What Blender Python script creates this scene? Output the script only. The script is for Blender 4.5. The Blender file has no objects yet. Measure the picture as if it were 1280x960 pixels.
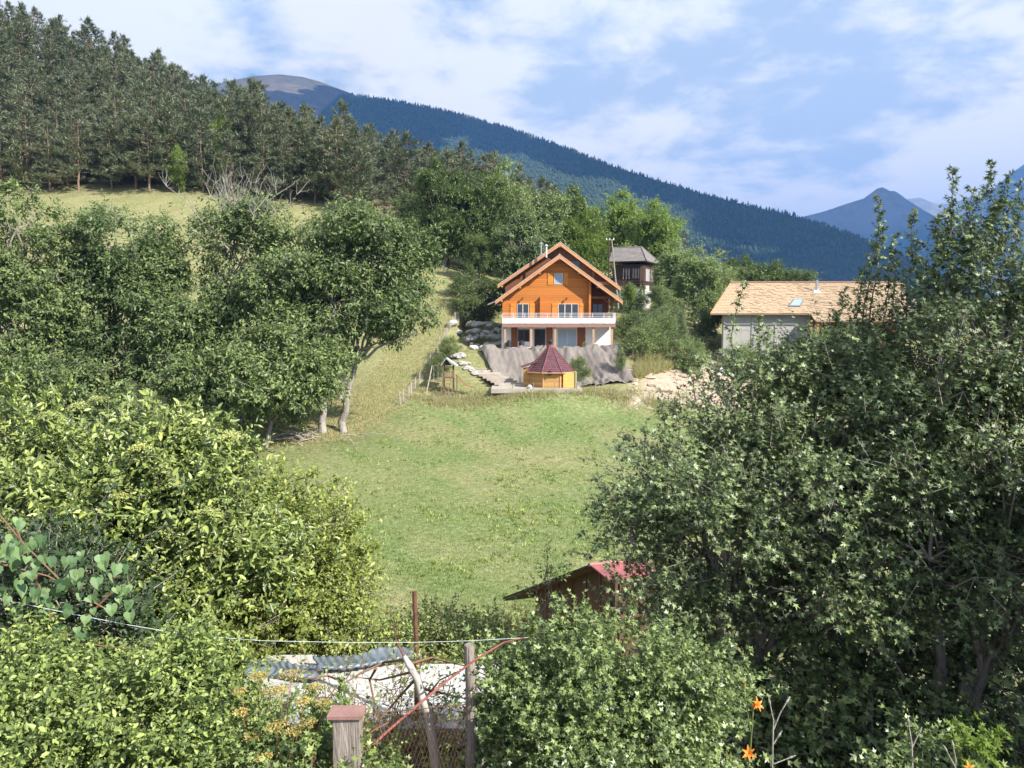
import bpy, math, random
import numpy as np
from mathutils import Vector
from mathutils.bvhtree import BVHTree
SC = bpy.context.scene
COL = SC.collection
rad = math.radians
# ---------------------------------------------------------------- camera, sky, sun, exposure
F = 967.0
PITCH = math.atan(80 / F)
cam = bpy.data.cameras.new('camera'); cam.sensor_width = 36; cam.lens = 36 * F / 1280
cam.clip_start = 0.1; cam.clip_end = 60000
cam_ob = bpy.data.objects.new('camera', cam); COL.objects.link(cam_ob)
cam_ob.location = (0, 0, 0); cam_ob.rotation_euler = (math.pi / 2 - PITCH, 0, 0)
SC.camera = cam_ob
SUN = np.array([1.35, -1.0, 1.30]); SUN = SUN / np.linalg.norm(SUN)
SUN_EL = math.asin(SUN[2]); SUN_ROT = math.atan2(SUN[0], SUN[1])
sl = bpy.data.lights.new('sun', 'SUN'); sl.energy = 5.0; sl.angle = rad(0.5); sl.color = (1.0, 0.95, 0.87)
so = bpy.data.objects.new('sun', sl); COL.objects.link(so)
so.rotation_euler = Vector(SUN).to_track_quat('Z', 'Y').to_euler()
SC.view_settings.view_transform = 'Standard'; SC.view_settings.look = 'None'
SC.view_settings.gamma = 1; SC.view_settings.use_curve_mapping = False
SC.view_settings.exposure = 1.22
SC.cycles.max_bounces = 6; SC.cycles.diffuse_bounces = 3; SC.cycles.glossy_bounces = 2
SC.cycles.transmission_bounces = 4; SC.cycles.transparent_max_bounces = 6; SC.cycles.volume_bounces = 0

class NT:
    """tiny helper around a node tree"""
    def __init__(s, tree):
        s.t = tree; s.n = tree.nodes; s.l = tree.links
    def node(s, typ, **kw):
        n = s.n.new(typ)
        for k, v in kw.items():
            if isinstance(k, str) and hasattr(n, k): setattr(n, k, v)
        return n
    def put(s, sock, v):
        if isinstance(v, bpy.types.NodeSocket): s.l.new(v, sock)
        elif v is not None:
            if hasattr(sock, 'default_value'):
                if isinstance(v, (tuple, list)) and len(v) == 3 and sock.type == 'RGBA': v = (*v, 1)
                sock.default_value = v
    def math(s, op, a, b=None, c=None, clamp=False):
        n = s.n.new('ShaderNodeMath'); n.operation = op; n.use_clamp = clamp
        s.put(n.inputs[0], a); s.put(n.inputs[1], b); s.put(n.inputs[2], c)
        return n.outputs[0]
    def vmath(s, op, a, b=None, scale=None):
        n = s.n.new('ShaderNodeVectorMath'); n.operation = op
        s.put(n.inputs[0], a); s.put(n.inputs[1], b)
        if scale is not None: s.put(n.inputs['Scale'], scale)
        return n.outputs[0] if op not in ('DOT_PRODUCT', 'LENGTH', 'DISTANCE') else n.outputs['Value']
    def mix(s, f, a, b, mode='MIX'):
        n = s.n.new('ShaderNodeMix'); n.data_type = 'RGBA'; n.blend_type = mode
        s.put(n.inputs[0], f); s.put(n.inputs[6], a); s.put(n.inputs[7], b)
        return n.outputs[2]
    def noise(s, vec, scale, detail=4, rough=0.55, dist=0.0, out=0):
        n = s.n.new('ShaderNodeTexNoise'); s.put(n.inputs['Vector'], vec)
        s.put(n.inputs['Scale'], scale); s.put(n.inputs['Detail'], detail)
        s.put(n.inputs['Roughness'], rough); s.put(n.inputs['Distortion'], dist)
        return n.outputs[out]
    def ramp(s, v, lo, hi):
        n = s.n.new('ShaderNodeMapRange'); n.interpolation_type = 'SMOOTHSTEP'
        s.put(n.inputs[0], v); n.inputs[1].default_value = lo; n.inputs[2].default_value = hi
        return n.outputs[0]
    def comb(s, x, y, z):
        n = s.n.new('ShaderNodeCombineXYZ'); s.put(n.inputs[0], x); s.put(n.inputs[1], y); s.put(n.inputs[2], z)
        return n.outputs[0]
    def sep(s, v):
        n = s.n.new('ShaderNodeSeparateXYZ'); s.put(n.inputs[0], v); return n.outputs
    def bump(s, h, strength=0.5, dist=0.05):
        n = s.n.new('ShaderNodeBump'); s.put(n.inputs['Height'], h)
        n.inputs['Strength'].default_value = strength; n.inputs['Distance'].default_value = dist
        return n.outputs[0]

# world: Nishita sky with procedural clouds over the whole dome
w = bpy.data.worlds.new('World'); SC.world = w; w.use_nodes = True
N = NT(w.node_tree)
for n in list(N.n): N.n.remove(n)
sky = N.node('ShaderNodeTexSky'); sky.sky_type = 'NISHITA'; sky.sun_disc = False
sky.sun_elevation = SUN_EL; sky.sun_rotation = SUN_ROT; sky.altitude = 900
sky.air_density = 1.0; sky.dust_density = 0.6; sky.ozone_density = 1.6
tc = N.node('ShaderNodeTexCoord'); D = N.vmath('NORMALIZE', tc.outputs['Generated'])
dx, dy, dz = N.sep(D)[0:3]
den = N.math('ADD', N.math('MAXIMUM', dz, 0.0), 0.22)
pl = N.comb(N.math('DIVIDE', dx, den), N.math('DIVIDE', dy, den), N.math('MULTIPLY', dz, 1.2))
c1 = N.noise(N.vmath('ADD', pl, (3.1, 7.4, 1.0)), 0.9, 7, 0.56, 0.25)
c2 = N.noise(N.vmath('ADD', pl, (11.0, 2.0, 5.0)), 2.6, 8, 0.6, 0.15)
# a blue gap up in the west (left of the view)
gap = N.ramp(N.vmath('DISTANCE', D, (-0.30, 0.85, 0.40)), 0.16, 0.0)
gap2 = N.ramp(N.vmath('DISTANCE', D, (-0.03, 0.91, 0.40)), 0.16, 0.0)
dens = N.math('ADD', N.math('MULTIPLY', c1, 0.75), N.math('MULTIPLY', c2, 0.35))
dens = N.math('SUBTRACT', dens, N.math('MULTIPLY', N.math('MAXIMUM', gap, gap2), 0.17))
mask = N.ramp(dens, 0.32, 0.44)
c3 = N.noise(N.vmath('ADD', pl, (5.0, 1.0, 9.0)), 1.5, 7, 0.58, 0.3)
c4 = N.noise(N.vmath('ADD', pl, (2.0, 6.0, 3.0)), 4.5, 7, 0.62, 0.2)
right = N.ramp(dx, -0.35, 0.45)
lit = N.math('ADD', N.math('MULTIPLY', c3, 0.75), N.math('MULTIPLY', c4, 0.35))
low = N.ramp(dz, 0.50, 0.02)
lit = N.math('SUBTRACT', lit, N.math('MULTIPLY', right, N.math('SUBTRACT', 0.12, N.math('MULTIPLY', low, 0.09))))
lit = N.ramp(lit, 0.395, 0.52)
ccol = N.mix(lit, (3.3, 4.1, 5.4), (6.3, 6.5, 6.7))
skyc = N.mix(0.75, sky.outputs[0], (1.3, 2.9, 5.2))
ccol = N.mix(1.0, ccol, N.mix(low, (1.02, 1.02, 1.0), (1.42, 1.24, 1.0)), 'MULTIPLY')
colr = N.mix(mask, skyc, ccol)
bg = N.node('ShaderNodeBackground'); N.put(bg.inputs[0], colr); bg.inputs[1].default_value = 0.08
out = N.node('ShaderNodeOutputWorld'); N.l.new(bg.outputs[0], out.inputs[0])
w.cycles.sampling_method = 'MANUAL'; w.cycles.sample_map_resolution = 512

# ---------------------------------------------------------------- pixel -> world helpers (1280x960 photograph)
cP, sP = math.cos(PITCH), math.sin(PITCH)
def P(px, py, Y):
    u = (px - 640) / F; v = (480 - py) / F
    d = (u, cP + v * sP, -sP + v * cP); k = Y / d[1]
    return np.array([d[0] * k, Y, d[2] * k])
def proj(p):
    p = np.atleast_2d(p)
    f = p[:, 1] * cP - p[:, 2] * sP; v = p[:, 1] * sP + p[:, 2] * cP
    return np.stack([640 + F * p[:, 0] / f, 480 - F * v / f], 1)
def X(px, py, Y): return P(px, py, Y)[0]
def Z(py, Y): return P(640, py, Y)[2]

# ---------------------------------------------------------------- materials
MATS = {}
def new_mat(name):
    m = bpy.data.materials.new(name); m.use_nodes = True
    n = NT(m.node_tree); b = n.n['Principled BSDF']; MATS[name] = m
    return m, n, b
def simple(name, col, rough=0.8, var=0.25, scale=3.0, bump=0.2, bscale=20, metal=0.0, stretch=(1, 1, 1), dist=0.02, spec=0.3):
    m, n, b = new_mat(name)
    t = n.node('ShaderNodeTexCoord'); v = n.vmath('MULTIPLY', t.outputs['Object'], stretch)
    f = n.noise(v, scale, 5, 0.6); f2 = n.noise(v, scale * 7, 4, 0.6)
    k = n.math('ADD', n.math('MULTIPLY', f, 0.6), n.math('MULTIPLY', f2, 0.4))
    k = n.ramp(k, 0.3, 0.7)
    lo = tuple(c * (1 - var) for c in col); hi = tuple(min(1, c * (1 + var)) for c in col)
    c = n.mix(k, lo, hi)
    oi = n.node('ShaderNodeObjectInfo')
    c = n.mix(0.5, c, n.mix(1.0, c, n.mix(oi.outputs['Random'], (0.8, 0.8, 0.8), (1.2, 1.2, 1.2)), 'MULTIPLY'))
    n.put(b.inputs['Base Color'], c); b.inputs['Roughness'].default_value = rough
    b.inputs['Metallic'].default_value = metal; b.inputs['Specular IOR Level'].default_value = spec
    if bump: n.put(b.inputs['Normal'], n.bump(n.noise(v, bscale, 5, 0.6), bump, dist))
    return m
def boards(name, col, pitch=0.2, axis=2, rough=0.6, var=0.18, streak=0.5, groove=0.25):
    """wood boards: grain along the board, narrow grooves between, each board its own tone"""
    m, n, b = new_mat(name)
    t = n.node('ShaderNodeTexCoord'); o = n.sep(t.outputs['Object'])
    q = n.math('DIVIDE', o[axis], pitch)
    cell = n.math('FLOOR', q); fr = n.math('FRACT', q)
    st = [14, 14, 14]
    for i in range(3):
        if (axis == 2 and i < 2) or (axis != 2 and i == 2): st[i] = 1.2
    g = n.noise(n.vmath('MULTIPLY', t.outputs['Object'], tuple(st)), 1.0, 4, 0.6)
    wn = n.node('ShaderNodeTexWhiteNoise'); wn.noise_dimensions = '1D'; n.put(wn.inputs['W'], cell)
    k = n.math('ADD', n.math('MULTIPLY', wn.outputs['Value'], 0.5), n.math('MULTIPLY', g, 0.5))
    c = n.mix(k, tuple(x * (1 - var * 1.6) for x in col), tuple(min(1, x * (1 + var)) for x in col))
    gr = n.math('MINIMUM', fr, n.math('SUBTRACT', 1.0, fr))
    grm = n.ramp(gr, 0.0, 0.09)
    c = n.mix(grm, n.mix(groove, c, (0.03, 0.015, 0.008)), c)
    n.put(b.inputs['Base Color'], c); b.inputs['Roughness'].default_value = rough
    b.inputs['Specular IOR Level'].default_value = 0.3
    n.put(b.inputs['Normal'], n.bump(n.math('ADD', grm, n.math('MULTIPLY', g, 0.2)), 0.6, 0.02))
    return m
def leafm(name, a, bcol, trans=0.3, rough=0.42, spec=0.5, tint=(0.25, 0.38, 0.05)):
    m, n, b = new_mat(name)
    at = n.node('ShaderNodeAttribute'); at.attribute_name = 'rnd'
    oi = n.node('ShaderNodeObjectInfo')
    c = n.mix(at.outputs['Fac'], a, bcol)
    c = n.mix(1.0, c, n.mix(oi.outputs['Random'], (0.82, 0.85, 0.85), (1.2, 1.15, 1.1)), 'MULTIPLY')
    n.put(b.inputs['Base Color'], c); b.inputs['Roughness'].default_value = rough
    b.inputs['Specular IOR Level'].default_value = spec
    tr = n.node('ShaderNodeBsdfTranslucent'); n.put(tr.inputs[0], n.mix(0.45, c, tint))
    mx = n.node('ShaderNodeMixShader'); mx.inputs[0].default_value = trans
    n.l.new(b.outputs[0], mx.inputs[1]); n.l.new(tr.outputs[0], mx.inputs[2])
    n.l.new(mx.outputs[0], n.n['Material Output'].inputs[0])
    return m
def glass(name, col=(0.03, 0.04, 0.05), rough=0.08):
    m, n, b = new_mat(name); b.inputs['Base Color'].default_value = (*col, 1)
    b.inputs['Roughness'].default_value = rough; b.inputs['Specular IOR Level'].default_value = 0.8
    return m

M = {}
M['orange'] = boards('orange_logs', (0.56, 0.19, 0.034), 0.21, 2, groove=0.75, var=.22)
M['brown_and_shaded_wood'] = boards('brown_and_shaded_logs', (0.20, 0.075, 0.03), 0.21, 2)  # brown trim, also the darker copy of the orange logs for shaded walls
M['barge'] = simple('larch_barge', (0.50, 0.25, 0.13), 0.6, 0.15, 4)
M['shutter'] = simple('shutter_orange', (0.66, 0.24, 0.04), 0.5, 0.15, 4)
M['brownpanel'] = boards('brown_vertical_boards', (0.26, 0.10, 0.035), 0.15, 0)
M['soffit'] = simple('soffit_wood', (0.24, 0.10, 0.045), 0.7, 0.2, 4)
M['white'] = simple('white_render', (0.74, 0.73, 0.70), 0.9, 0.06, 1.5, 0.15, 30)
M['deckwhite'] = simple('white_board', (0.72, 0.70, 0.67), 0.6, 0.06, 2)
M['metalwhite'] = simple('pale_metal', (0.66, 0.66, 0.66), 0.4, 0.05, 3, 0, metal=0.2)
M['post'] = simple('post_wood', (0.45, 0.29, 0.18), 0.7, 0.2, 4)
M['darkroof'] = simple('slate_brown_roof', (0.22, 0.195, 0.18), 0.75, 0.3, 2.0, 0.5, 12, stretch=(1, 1, 1))
M['redbrown'] = simple('maroon_shingle', (0.12, 0.050, 0.058), 0.75, 0.38, 3.5, 0.5, 14)
M['redcap'] = simple('maroon_ridge', (0.21, 0.085, 0.09), 0.75, 0.2, 3.5, 0.3, 14)
M['yellowwood'] = boards('pale_pine_boards', (0.50, 0.28, 0.09), 0.16, 2, groove=0.3)
M['yellowpanel'] = simple('fresh_yellow_board', (0.68, 0.43, 0.12), 0.6, 0.12, 4)
M['glass'] = glass('window_glass'); M['skyglass'] = glass('pale_glass', (0.28, 0.36, 0.46), 0.12)
M['curtain'] = simple('curtain_blue_white', (0.30, 0.40, 0.48), 0.6, 0.2, 3, 0, stretch=(6, 1, 0.3))
M['frame'] = simple('window_frame_pale', (0.62, 0.50, 0.38), 0.5, 0.1, 4)
M['black'] = simple('dark_iron', (0.02, 0.02, 0.022), 0.5, 0.2, 4)
M['steel'] = simple('stainless', (0.55, 0.56, 0.58), 0.3, 0.1, 4, 0, metal=0.8)
M['darkwood'] = boards('dark_stained_wood', (0.075, 0.042, 0.03), 0.2, 2)
M['concrete'] = simple('pale_concrete', (0.56, 0.54, 0.51), 0.9, 0.10, 2.2, 0.45, 22, dist=0.03)
M['oldconcrete'] = simple('old_concrete', (0.33, 0.31, 0.29), 0.9, 0.3, 4, 0.6, 18, dist=0.03)
M['stone'] = simple('field_stone', (0.30, 0.285, 0.26), 0.9, 0.25, 2.5, 0.6, 9, dist=0.05)
M['palestone'] = simple('pale_limestone', (0.46, 0.44, 0.40), 0.9, 0.18, 2.5, 0.5, 9, dist=0.05)
M['sleeper'] = simple('pale_sleeper', (0.42, 0.37, 0.31), 0.85, 0.2, 3, 0.3, 14)
M['housewall'] = simple('grey_white_render', (0.37, 0.35, 0.315), 0.9, 0.08, 1.2, 0.2, 18)
M['tan_tile'] = simple('tan_roof_tile', (0.40, 0.29, 0.185), 0.85, 0.35, 5.0, 0.4, 20)
M['tan_ridge'] = simple('brown_ridge_tile', (0.26, 0.15, 0.10), 0.85, 0.2, 5.0)
M['bark'] = simple('grey_bark', (0.24, 0.21, 0.18), 0.95, 0.3, 5, 0.9, 12, stretch=(1, 1, 0.25), dist=0.05)
M['palebark'] = simple('ash_pale_bark', (0.33, 0.30, 0.26), 0.95, 0.3, 5, 0.9, 12, stretch=(1, 1, 0.25), dist=0.05)
M['pinebark'] = simple('pine_bark', (0.22, 0.15, 0.11), 0.95, 0.3, 4, 0.5, 10, stretch=(1, 1, 0.3))
M['deadwood'] = simple('dead_wood', (0.44, 0.39, 0.34), 0.95, 0.25, 8, 0.6, 30, stretch=(1, 1, 0.2))
M['greenstem'] = simple('green_stem', (0.16, 0.20, 0.06), 0.7, 0.2, 8, 0)
M['redstem'] = simple('reddish_stem', (0.20, 0.11, 0.06), 0.7, 0.2, 8, 0)
M['greypost'] = simple('weathered_post', (0.27, 0.225, 0.19), 0.95, 0.35, 6, 0.8, 18, stretch=(3, 3, 0.3), dist=0.03)
M['capwood'] = simple('red_brown_cap', (0.30, 0.17, 0.14), 0.8, 0.2, 6, 0.3, 20)
M['rust'] = simple('rusty_iron', (0.16, 0.075, 0.05), 0.8, 0.4, 14, 0.3, 40)
M['rustred'] = simple('red_rust_iron', (0.24, 0.085, 0.065), 0.7, 0.3, 14, 0.2, 40)
M['wire'] = simple('galvanised_wire', (0.55, 0.55, 0.55), 0.45, 0.1, 5, 0, metal=0.3)
M['rope'] = simple('pale_cord', (0.62, 0.70, 0.68), 0.8, 0.1, 20, 0)
M['shedwall'] = boards('old_brown_vertical_planks', (0.13, 0.075, 0.045), 0.14, 0, rough=0.9)
M['redroof'] = simple('faded_red_sheet', (0.27, 0.085, 0.085), 0.65, 0.35, 3, 0.2, 12)
M['shedsoffit'] = simple('shed_soffit', (0.14, 0.085, 0.05), 0.9, 0.2, 5)
M['sheet'] = simple('blue_grey_sheet', (0.17, 0.20, 0.225), 0.45, 0.2, 3, 0.2, 12, metal=0.25)
M['tarp'] = simple('brown_grey_geotextile', (0.195, 0.168, 0.148), 0.85, 0.18, 1.2, 0.4, 7, dist=0.08)
M['playroof'] = simple('grey_blue_board', (0.36, 0.40, 0.46), 0.6, 0.1, 4)
M['playwood'] = simple('playground_timber', (0.20, 0.13, 0.08), 0.8, 0.2, 4)
M['slide'] = simple('yellow_slide', (0.60, 0.42, 0.16), 0.4, 0.1, 4, 0)
M['fabric'] = simple('white_fabric', (0.8, 0.8, 0.8), 0.8, 0.03, 2, 0)
M['dirt'] = simple('dug_earth', (0.46, 0.36, 0.27), 0.95, 0.30, 1.3, 0.9, 5, dist=0.12)
M['cloud'] = simple('cloud_white', (0.8, 0.8, 0.82), 1.0, 0.02, 0.01, 0)
M['elderflower'] = leafm('elder_flower', (0.38, 0.42, 0.12), (0.60, 0.60, 0.24), 0.3)
M['umbel'] = leafm('umbel_ochre', (0.34, 0.25, 0.07), (0.55, 0.47, 0.14), 0.3)
M['lily'] = leafm('lily_orange', (0.85, 0.25, 0.03), (0.95, 0.36, 0.05), 0.35, tint=(0.9, 0.3, 0.03))
M['lf_shade'] = leafm('leaf_painted_shade', (0.022, 0.045, 0.016), (0.05, 0.08, 0.028), 0.1, 0.5, 0.3)  # shade behind the climber put into a near-black leaf colour
M['lf_maple'] = leafm('leaf_maple', (0.034, 0.064, 0.020), (0.27, 0.35, 0.14), 0.14, 0.45, 0.6)
M['lf_elder'] = leafm('leaf_elder', (0.060, 0.10, 0.020), (0.37, 0.44, 0.125), 0.20, 0.40, 0.6)
M['lf_yellow'] = leafm('leaf_yellow_green', (0.11, 0.155, 0.026), (0.42, 0.475, 0.12), 0.36, 0.45, 0.45)
M['lf_goose'] = leafm('leaf_currant', (0.050, 0.082, 0.022), (0.33, 0.42, 0.15), 0.18, 0.4, 0.55)
M['lf_heart'] = leafm('leaf_heart', (0.07, 0.14, 0.050), (0.20, 0.30, 0.12), 0.2, 0.55, 0.5)
M['lf_herb'] = leafm('leaf_herb', (0.050, 0.085, 0.020), (0.35, 0.43, 0.12), 0.2, 0.45, 0.45)
M['lf_ash'] = leafm('leaf_ash', (0.045, 0.078, 0.024), (0.25, 0.32, 0.11), 0.25, 0.5, 0.4)
M['lf_light'] = leafm('leaf_light', (0.12, 0.18, 0.055), (0.34, 0.42, 0.15), 0.3, 0.5, 0.4)
M['lf_bright'] = leafm('leaf_bright', (0.14, 0.22, 0.03), (0.26, 0.34, 0.06), 0.35, 0.5, 0.4)
M['lf_autumn'] = leafm('leaf_orange_yellow', (0.40, 0.28, 0.04), (0.62, 0.40, 0.07), 0.35, 0.5, 0.4)
M['needle'] = leafm('pine_needles', (0.070, 0.092, 0.052), (0.27, 0.29, 0.185), 0.12, 0.55, 0.3)
M['spruce_blue'] = leafm('blue_spruce_needles', (0.16, 0.20, 0.18), (0.26, 0.30, 0.27), 0.1, 0.55, 0.3)
M['fir'] = leafm('far_fir', (0.026, 0.045, 0.022), (0.075, 0.100, 0.045), 0.05, 0.8, 0.1)
M['grassblade'] = leafm('meadow_grass_blade', (0.13, 0.205, 0.055), (0.44, 0.43, 0.20), 0.3, 0.6, 0.3)
M['drygrass'] = leafm('dry_grass_blade', (0.32, 0.31, 0.13), (0.58, 0.50, 0.28), 0.3, 0.6, 0.2)

# ---------------------------------------------------------------- mesh helpers
class MB:
    def __init__(s): s.v = []; s.f = []
    def add(s, vs, fs):
        o = len(s.v); s.v += [tuple(map(float, p)) for p in vs]; s.f += [tuple(i + o for i in q) for q in fs]; return s
    def box(s, x0, x1, y0, y1, z0, z1):
        x0, x1 = sorted((x0, x1)); y0, y1 = sorted((y0, y1)); z0, z1 = sorted((z0, z1))
        return s.add([(x0, y0, z0), (x1, y0, z0), (x1, y1, z0), (x0, y1, z0), (x0, y0, z1), (x1, y0, z1), (x1, y1, z1), (x0, y1, z1)],
                     [(0, 3, 2, 1), (4, 5, 6, 7), (0, 1, 5, 4), (1, 2, 6, 5), (2, 3, 7, 6), (3, 0, 4, 7)])
    def hexa(s, b, t):   # 4 bottom points, 4 top points (ccw from above)
        return s.add(list(b) + list(t), [(0, 3, 2, 1), (4, 5, 6, 7), (0, 1, 5, 4), (1, 2, 6, 5), (2, 3, 7, 6), (3, 0, 4, 7)])
    def slab(s, a, b, c, d, th):   # quad a b c d thickened downwards along its normal
        a, b, c, d = map(np.array, (a, b, c, d)); n = np.cross(b - a, d - a); n = n / np.linalg.norm(n)
        if n[2] < 0: n = -n; a, b, c, d = a, d, c, b
        return s.hexa([p - n * th for p in (a, b, c, d)], [a, b, c, d])
    def prism(s, poly, y0, y1):    # polygon in xz extruded along y
        n = len(poly); vs = [(x, y0, z) for x, z in poly] + [(x, y1, z) for x, z in poly]
        fs = [tuple(range(n)), tuple(range(2 * n - 1, n - 1, -1))] + [(i, i + n, (i + 1) % n + n, (i + 1) % n) for i in range(n)]
        return s.add(vs, fs)
    def tube(s, pts, rs, n=6, cap=True):
        pts = [np.array(p, float) for p in pts]; k = len(pts)
        if np.isscalar(rs): rs = [rs] * k
        vs = []; prev = None
        for i in range(k):
            t = pts[min(i + 1, k - 1)] - pts[max(i - 1, 0)]; t = t / (np.linalg.norm(t) + 1e-9)
            if prev is None:
                u = np.cross(t, (0, 0, 1.0)) if abs(t[2]) < 0.9 else np.cross(t, (1.0, 0, 0))
            else: u = prev - t * np.dot(prev, t)
            u = u / (np.linalg.norm(u) + 1e-9); prev = u; w_ = np.cross(t, u)
            for j in range(n):
                a = 2 * math.pi * j / n; vs.append(pts[i] + rs[i] * (math.cos(a) * u + math.sin(a) * w_))
        fs = [(i * n + j, i * n + (j + 1) % n, (i + 1) * n + (j + 1) % n, (i + 1) * n + j) for i in range(k - 1) for j in range(n)]
        if cap: fs += [tuple(range(n - 1, -1, -1)), tuple(range((k - 1) * n, k * n))]
        return s.add(vs, fs)
    def build(s, name, mat, parent=None, smooth=False, origin=None):
        me = bpy.data.meshes.new(name)
        o = np.array(origin if origin is not None else (root_of(parent).location if parent else (0, 0, 0)), float)
        vs = np.array(s.v, float) - o
        me.from_pydata(vs.tolist(), [], s.f); me.materials.append(M[mat] if isinstance(mat, str) else mat)
        if smooth: me.polygons.foreach_set('use_smooth', [True] * len(me.polygons))
        ob = bpy.data.objects.new(name, me); COL.objects.link(ob)
        if parent: ob.parent = parent
        elif origin is not None: ob.location = origin
        return ob
def root_of(o):
    while o.parent: o = o.parent
    return o
def thing(name, label, cat, loc, group=None):
    o = bpy.data.objects.new(name, None); COL.objects.link(o); o.location = [float(c) for c in loc]
    o['label'] = label; o['category'] = cat
    if group: o['group'] = group
    o.empty_display_size = 0.2
    return o
def tag(o, label=None, cat=None, group=None, kind=None):
    if label: o['label'] = label
    if cat: o['category'] = cat
    if group: o['group'] = group
    if kind: o['kind'] = kind
    return o
def copy_tree(o, loc, rotz=0.0, scale=(1, 1, 1), label=None):
    c = o.copy(); COL.objects.link(c); c.location = [float(q) for q in loc]; c.rotation_euler = (0, 0, rotz); c.scale = scale
    if label: c['label'] = label
    for ch in list(o.children):
        d = ch.copy(); COL.objects.link(d); d.parent = c
        for g in ch.children:
            e = g.copy(); COL.objects.link(e); e.parent = d
    return c
def array_mesh(name, V, Tri, mat, parent=None, rnd=None, smooth=False):
    """fast triangle mesh from numpy arrays"""
    me = bpy.data.meshes.new(name); nv = len(V); nt = len(Tri)
    me.vertices.add(nv); me.vertices.foreach_set('co', np.ascontiguousarray(V, dtype=np.float32).ravel())
    me.loops.add(nt * 3); me.loops.foreach_set('vertex_index', np.ascontiguousarray(Tri, dtype=np.int32).ravel())
    me.polygons.add(nt); me.polygons.foreach_set('loop_start', np.arange(0, nt * 3, 3, dtype=np.int32))
    me.polygons.foreach_set('loop_total', np.full(nt, 3, dtype=np.int32))
    if smooth: me.polygons.foreach_set('use_smooth', np.ones(nt, dtype=bool))
    if rnd is not None:
        a = me.attributes.new('rnd', 'FLOAT', 'POINT'); a.data.foreach_set('value', np.ascontiguousarray(rnd, dtype=np.float32))
    me.update(calc_edges=True)
    for m in (mat if isinstance(mat, (list, tuple)) else [mat]): me.materials.append(M[m])
    ob = bpy.data.objects.new(name, me); COL.objects.link(ob)
    if parent: ob.parent = parent
    return ob
def unit(a): return a / (np.linalg.norm(a, axis=-1, keepdims=True) + 1e-9)

def T(v, f): return (np.array(v, float), np.array(f, int))
def _star(lobes, cy, hw):
    v = []; f = []
    for i_, (a, L, z) in enumerate(lobes):
        d = np.array([math.sin(rad(a)), math.cos(rad(a))]); p = np.array([d[1], -d[0]]); c = np.array([0, cy]); L = L - cy if a == 0 else L * .8
        q = [c - d * .06 + p * hw, c - d * .06 - p * hw, c + d * L]; v += [(q[0][0], q[0][1], .004 * i_), (q[1][0], q[1][1], .004 * i_), (q[2][0], q[2][1], z)]; f.append((3 * i_, 3 * i_ + 1, 3 * i_ + 2))
    return T(v, f)
LEAF = {
 'rhomb': T([(0, 0, 0), (-.5, .45, .12), (0, 1, 0), (.5, .45, .12)], [(0, 3, 2), (0, 2, 1)]),
 'oval': T([(0, 0, 0), (-.42, .3, .08), (-.36, .68, .06), (0, 1, -.06), (.36, .68, .06), (.42, .3, .08)], [(0, 3, 2), (0, 2, 1), (0, 5, 4), (0, 4, 3)]),
 'maple': _star([(0, 1.0, -.08), (52, .80, .04), (-52, .80, .04), (108, .48, .06), (-108, .48, .06)], .24, .17),
 'trilobe': _star([(0, 1.0, -.06), (62, .72, .05), (-62, .72, .05)], .24, .26),
 'needle': T([(-.5, 0, 0), (.5, 0, 0), (0, 1, 0)], [(0, 1, 2)]),
 'heart': T([(0, .12, 0), (.22, -.05, .05), (.46, .06, .08), (.50, .32, .07), (.34, .64, .03), (0, 1.05, -.12), (-.34, .64, .03),
             (-.50, .32, .07), (-.46, .06, .08), (-.22, -.05, .05), (0, .5, -.02)],
            [(10, i, i + 1) for i in range(0, 9)] + [(10, 9, 0)]),
}
def leaves(rng, pos, tip, nrm, size, kind, aspect=1.0):
    """arrays of leaf triangles: pos/tip/nrm (N,3), size (N,)"""
    tv, tf = LEAF[kind]; n = len(pos); tip = unit(tip)
    side = unit(np.cross(tip, nrm)); nn = np.cross(side, tip)
    V = (pos[:, None, :] + size[:, None, None] * (tv[None, :, 0:1] * aspect * side[:, None, :] + tv[None, :, 1:2] * tip[:, None, :] + tv[None, :, 2:3] * nn[:, None, :]))
    Fc = tf[None] + (np.arange(n) * len(tv))[:, None, None]
    r = np.repeat(rng.random(n) ** 1.45, len(tv))
    return V.reshape(-1, 3), Fc.reshape(-1, 3), r
def merge(parts):
    V = []; Fs = []; R = []; o = 0
    for v, f, r in parts:
        V.append(v); Fs.append(f + o); R.append(r); o += len(v)
    return np.concatenate(V), np.concatenate(Fs), np.concatenate(R)
def tubes_np(p0, p1, r0, r1, n=3):
    """many straight tapered tubes at once"""
    t = unit(p1 - p0); ref = np.where(np.abs(t[:, 2:3]) < .9, np.array([[0, 0, 1.]]), np.array([[1., 0, 0]]))
    u = unit(np.cross(t, ref)); w_ = np.cross(t, u); N_ = len(p0)
    a = np.arange(n) * 2 * math.pi / n
    ring = np.cos(a)[None, :, None] * u[:, None] + np.sin(a)[None, :, None] * w_[:, None]
    V = np.concatenate([p0[:, None] + ring * r0[:, None, None], p1[:, None] + ring * r1[:, None, None]], 1)
    f = []
    for j in range(n):
        k = (j + 1) % n; f += [(j, k, n + k), (j, n + k, n + j)]
    Fc = np.array(f)[None] + (np.arange(N_) * 2 * n)[:, None, None]
    return V.reshape(-1, 3), Fc.reshape(-1, 3), np.full(N_ * 2 * n, .5)
def bent(a, b, rng, k=6, amp=0.08, sag=0.0):
    a = np.array(a, float); b = np.array(b, float); L = np.linalg.norm(b - a); t = np.linspace(0, 1, k)[:, None]
    off = rng.normal(0, amp * L / 2, (k, 3)); off[0] = 0; off[-1] = 0
    return a + (b - a) * t + off + np.array([0, 0, 1.]) * (sag * L * (t - t ** 2) * 4)
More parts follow.
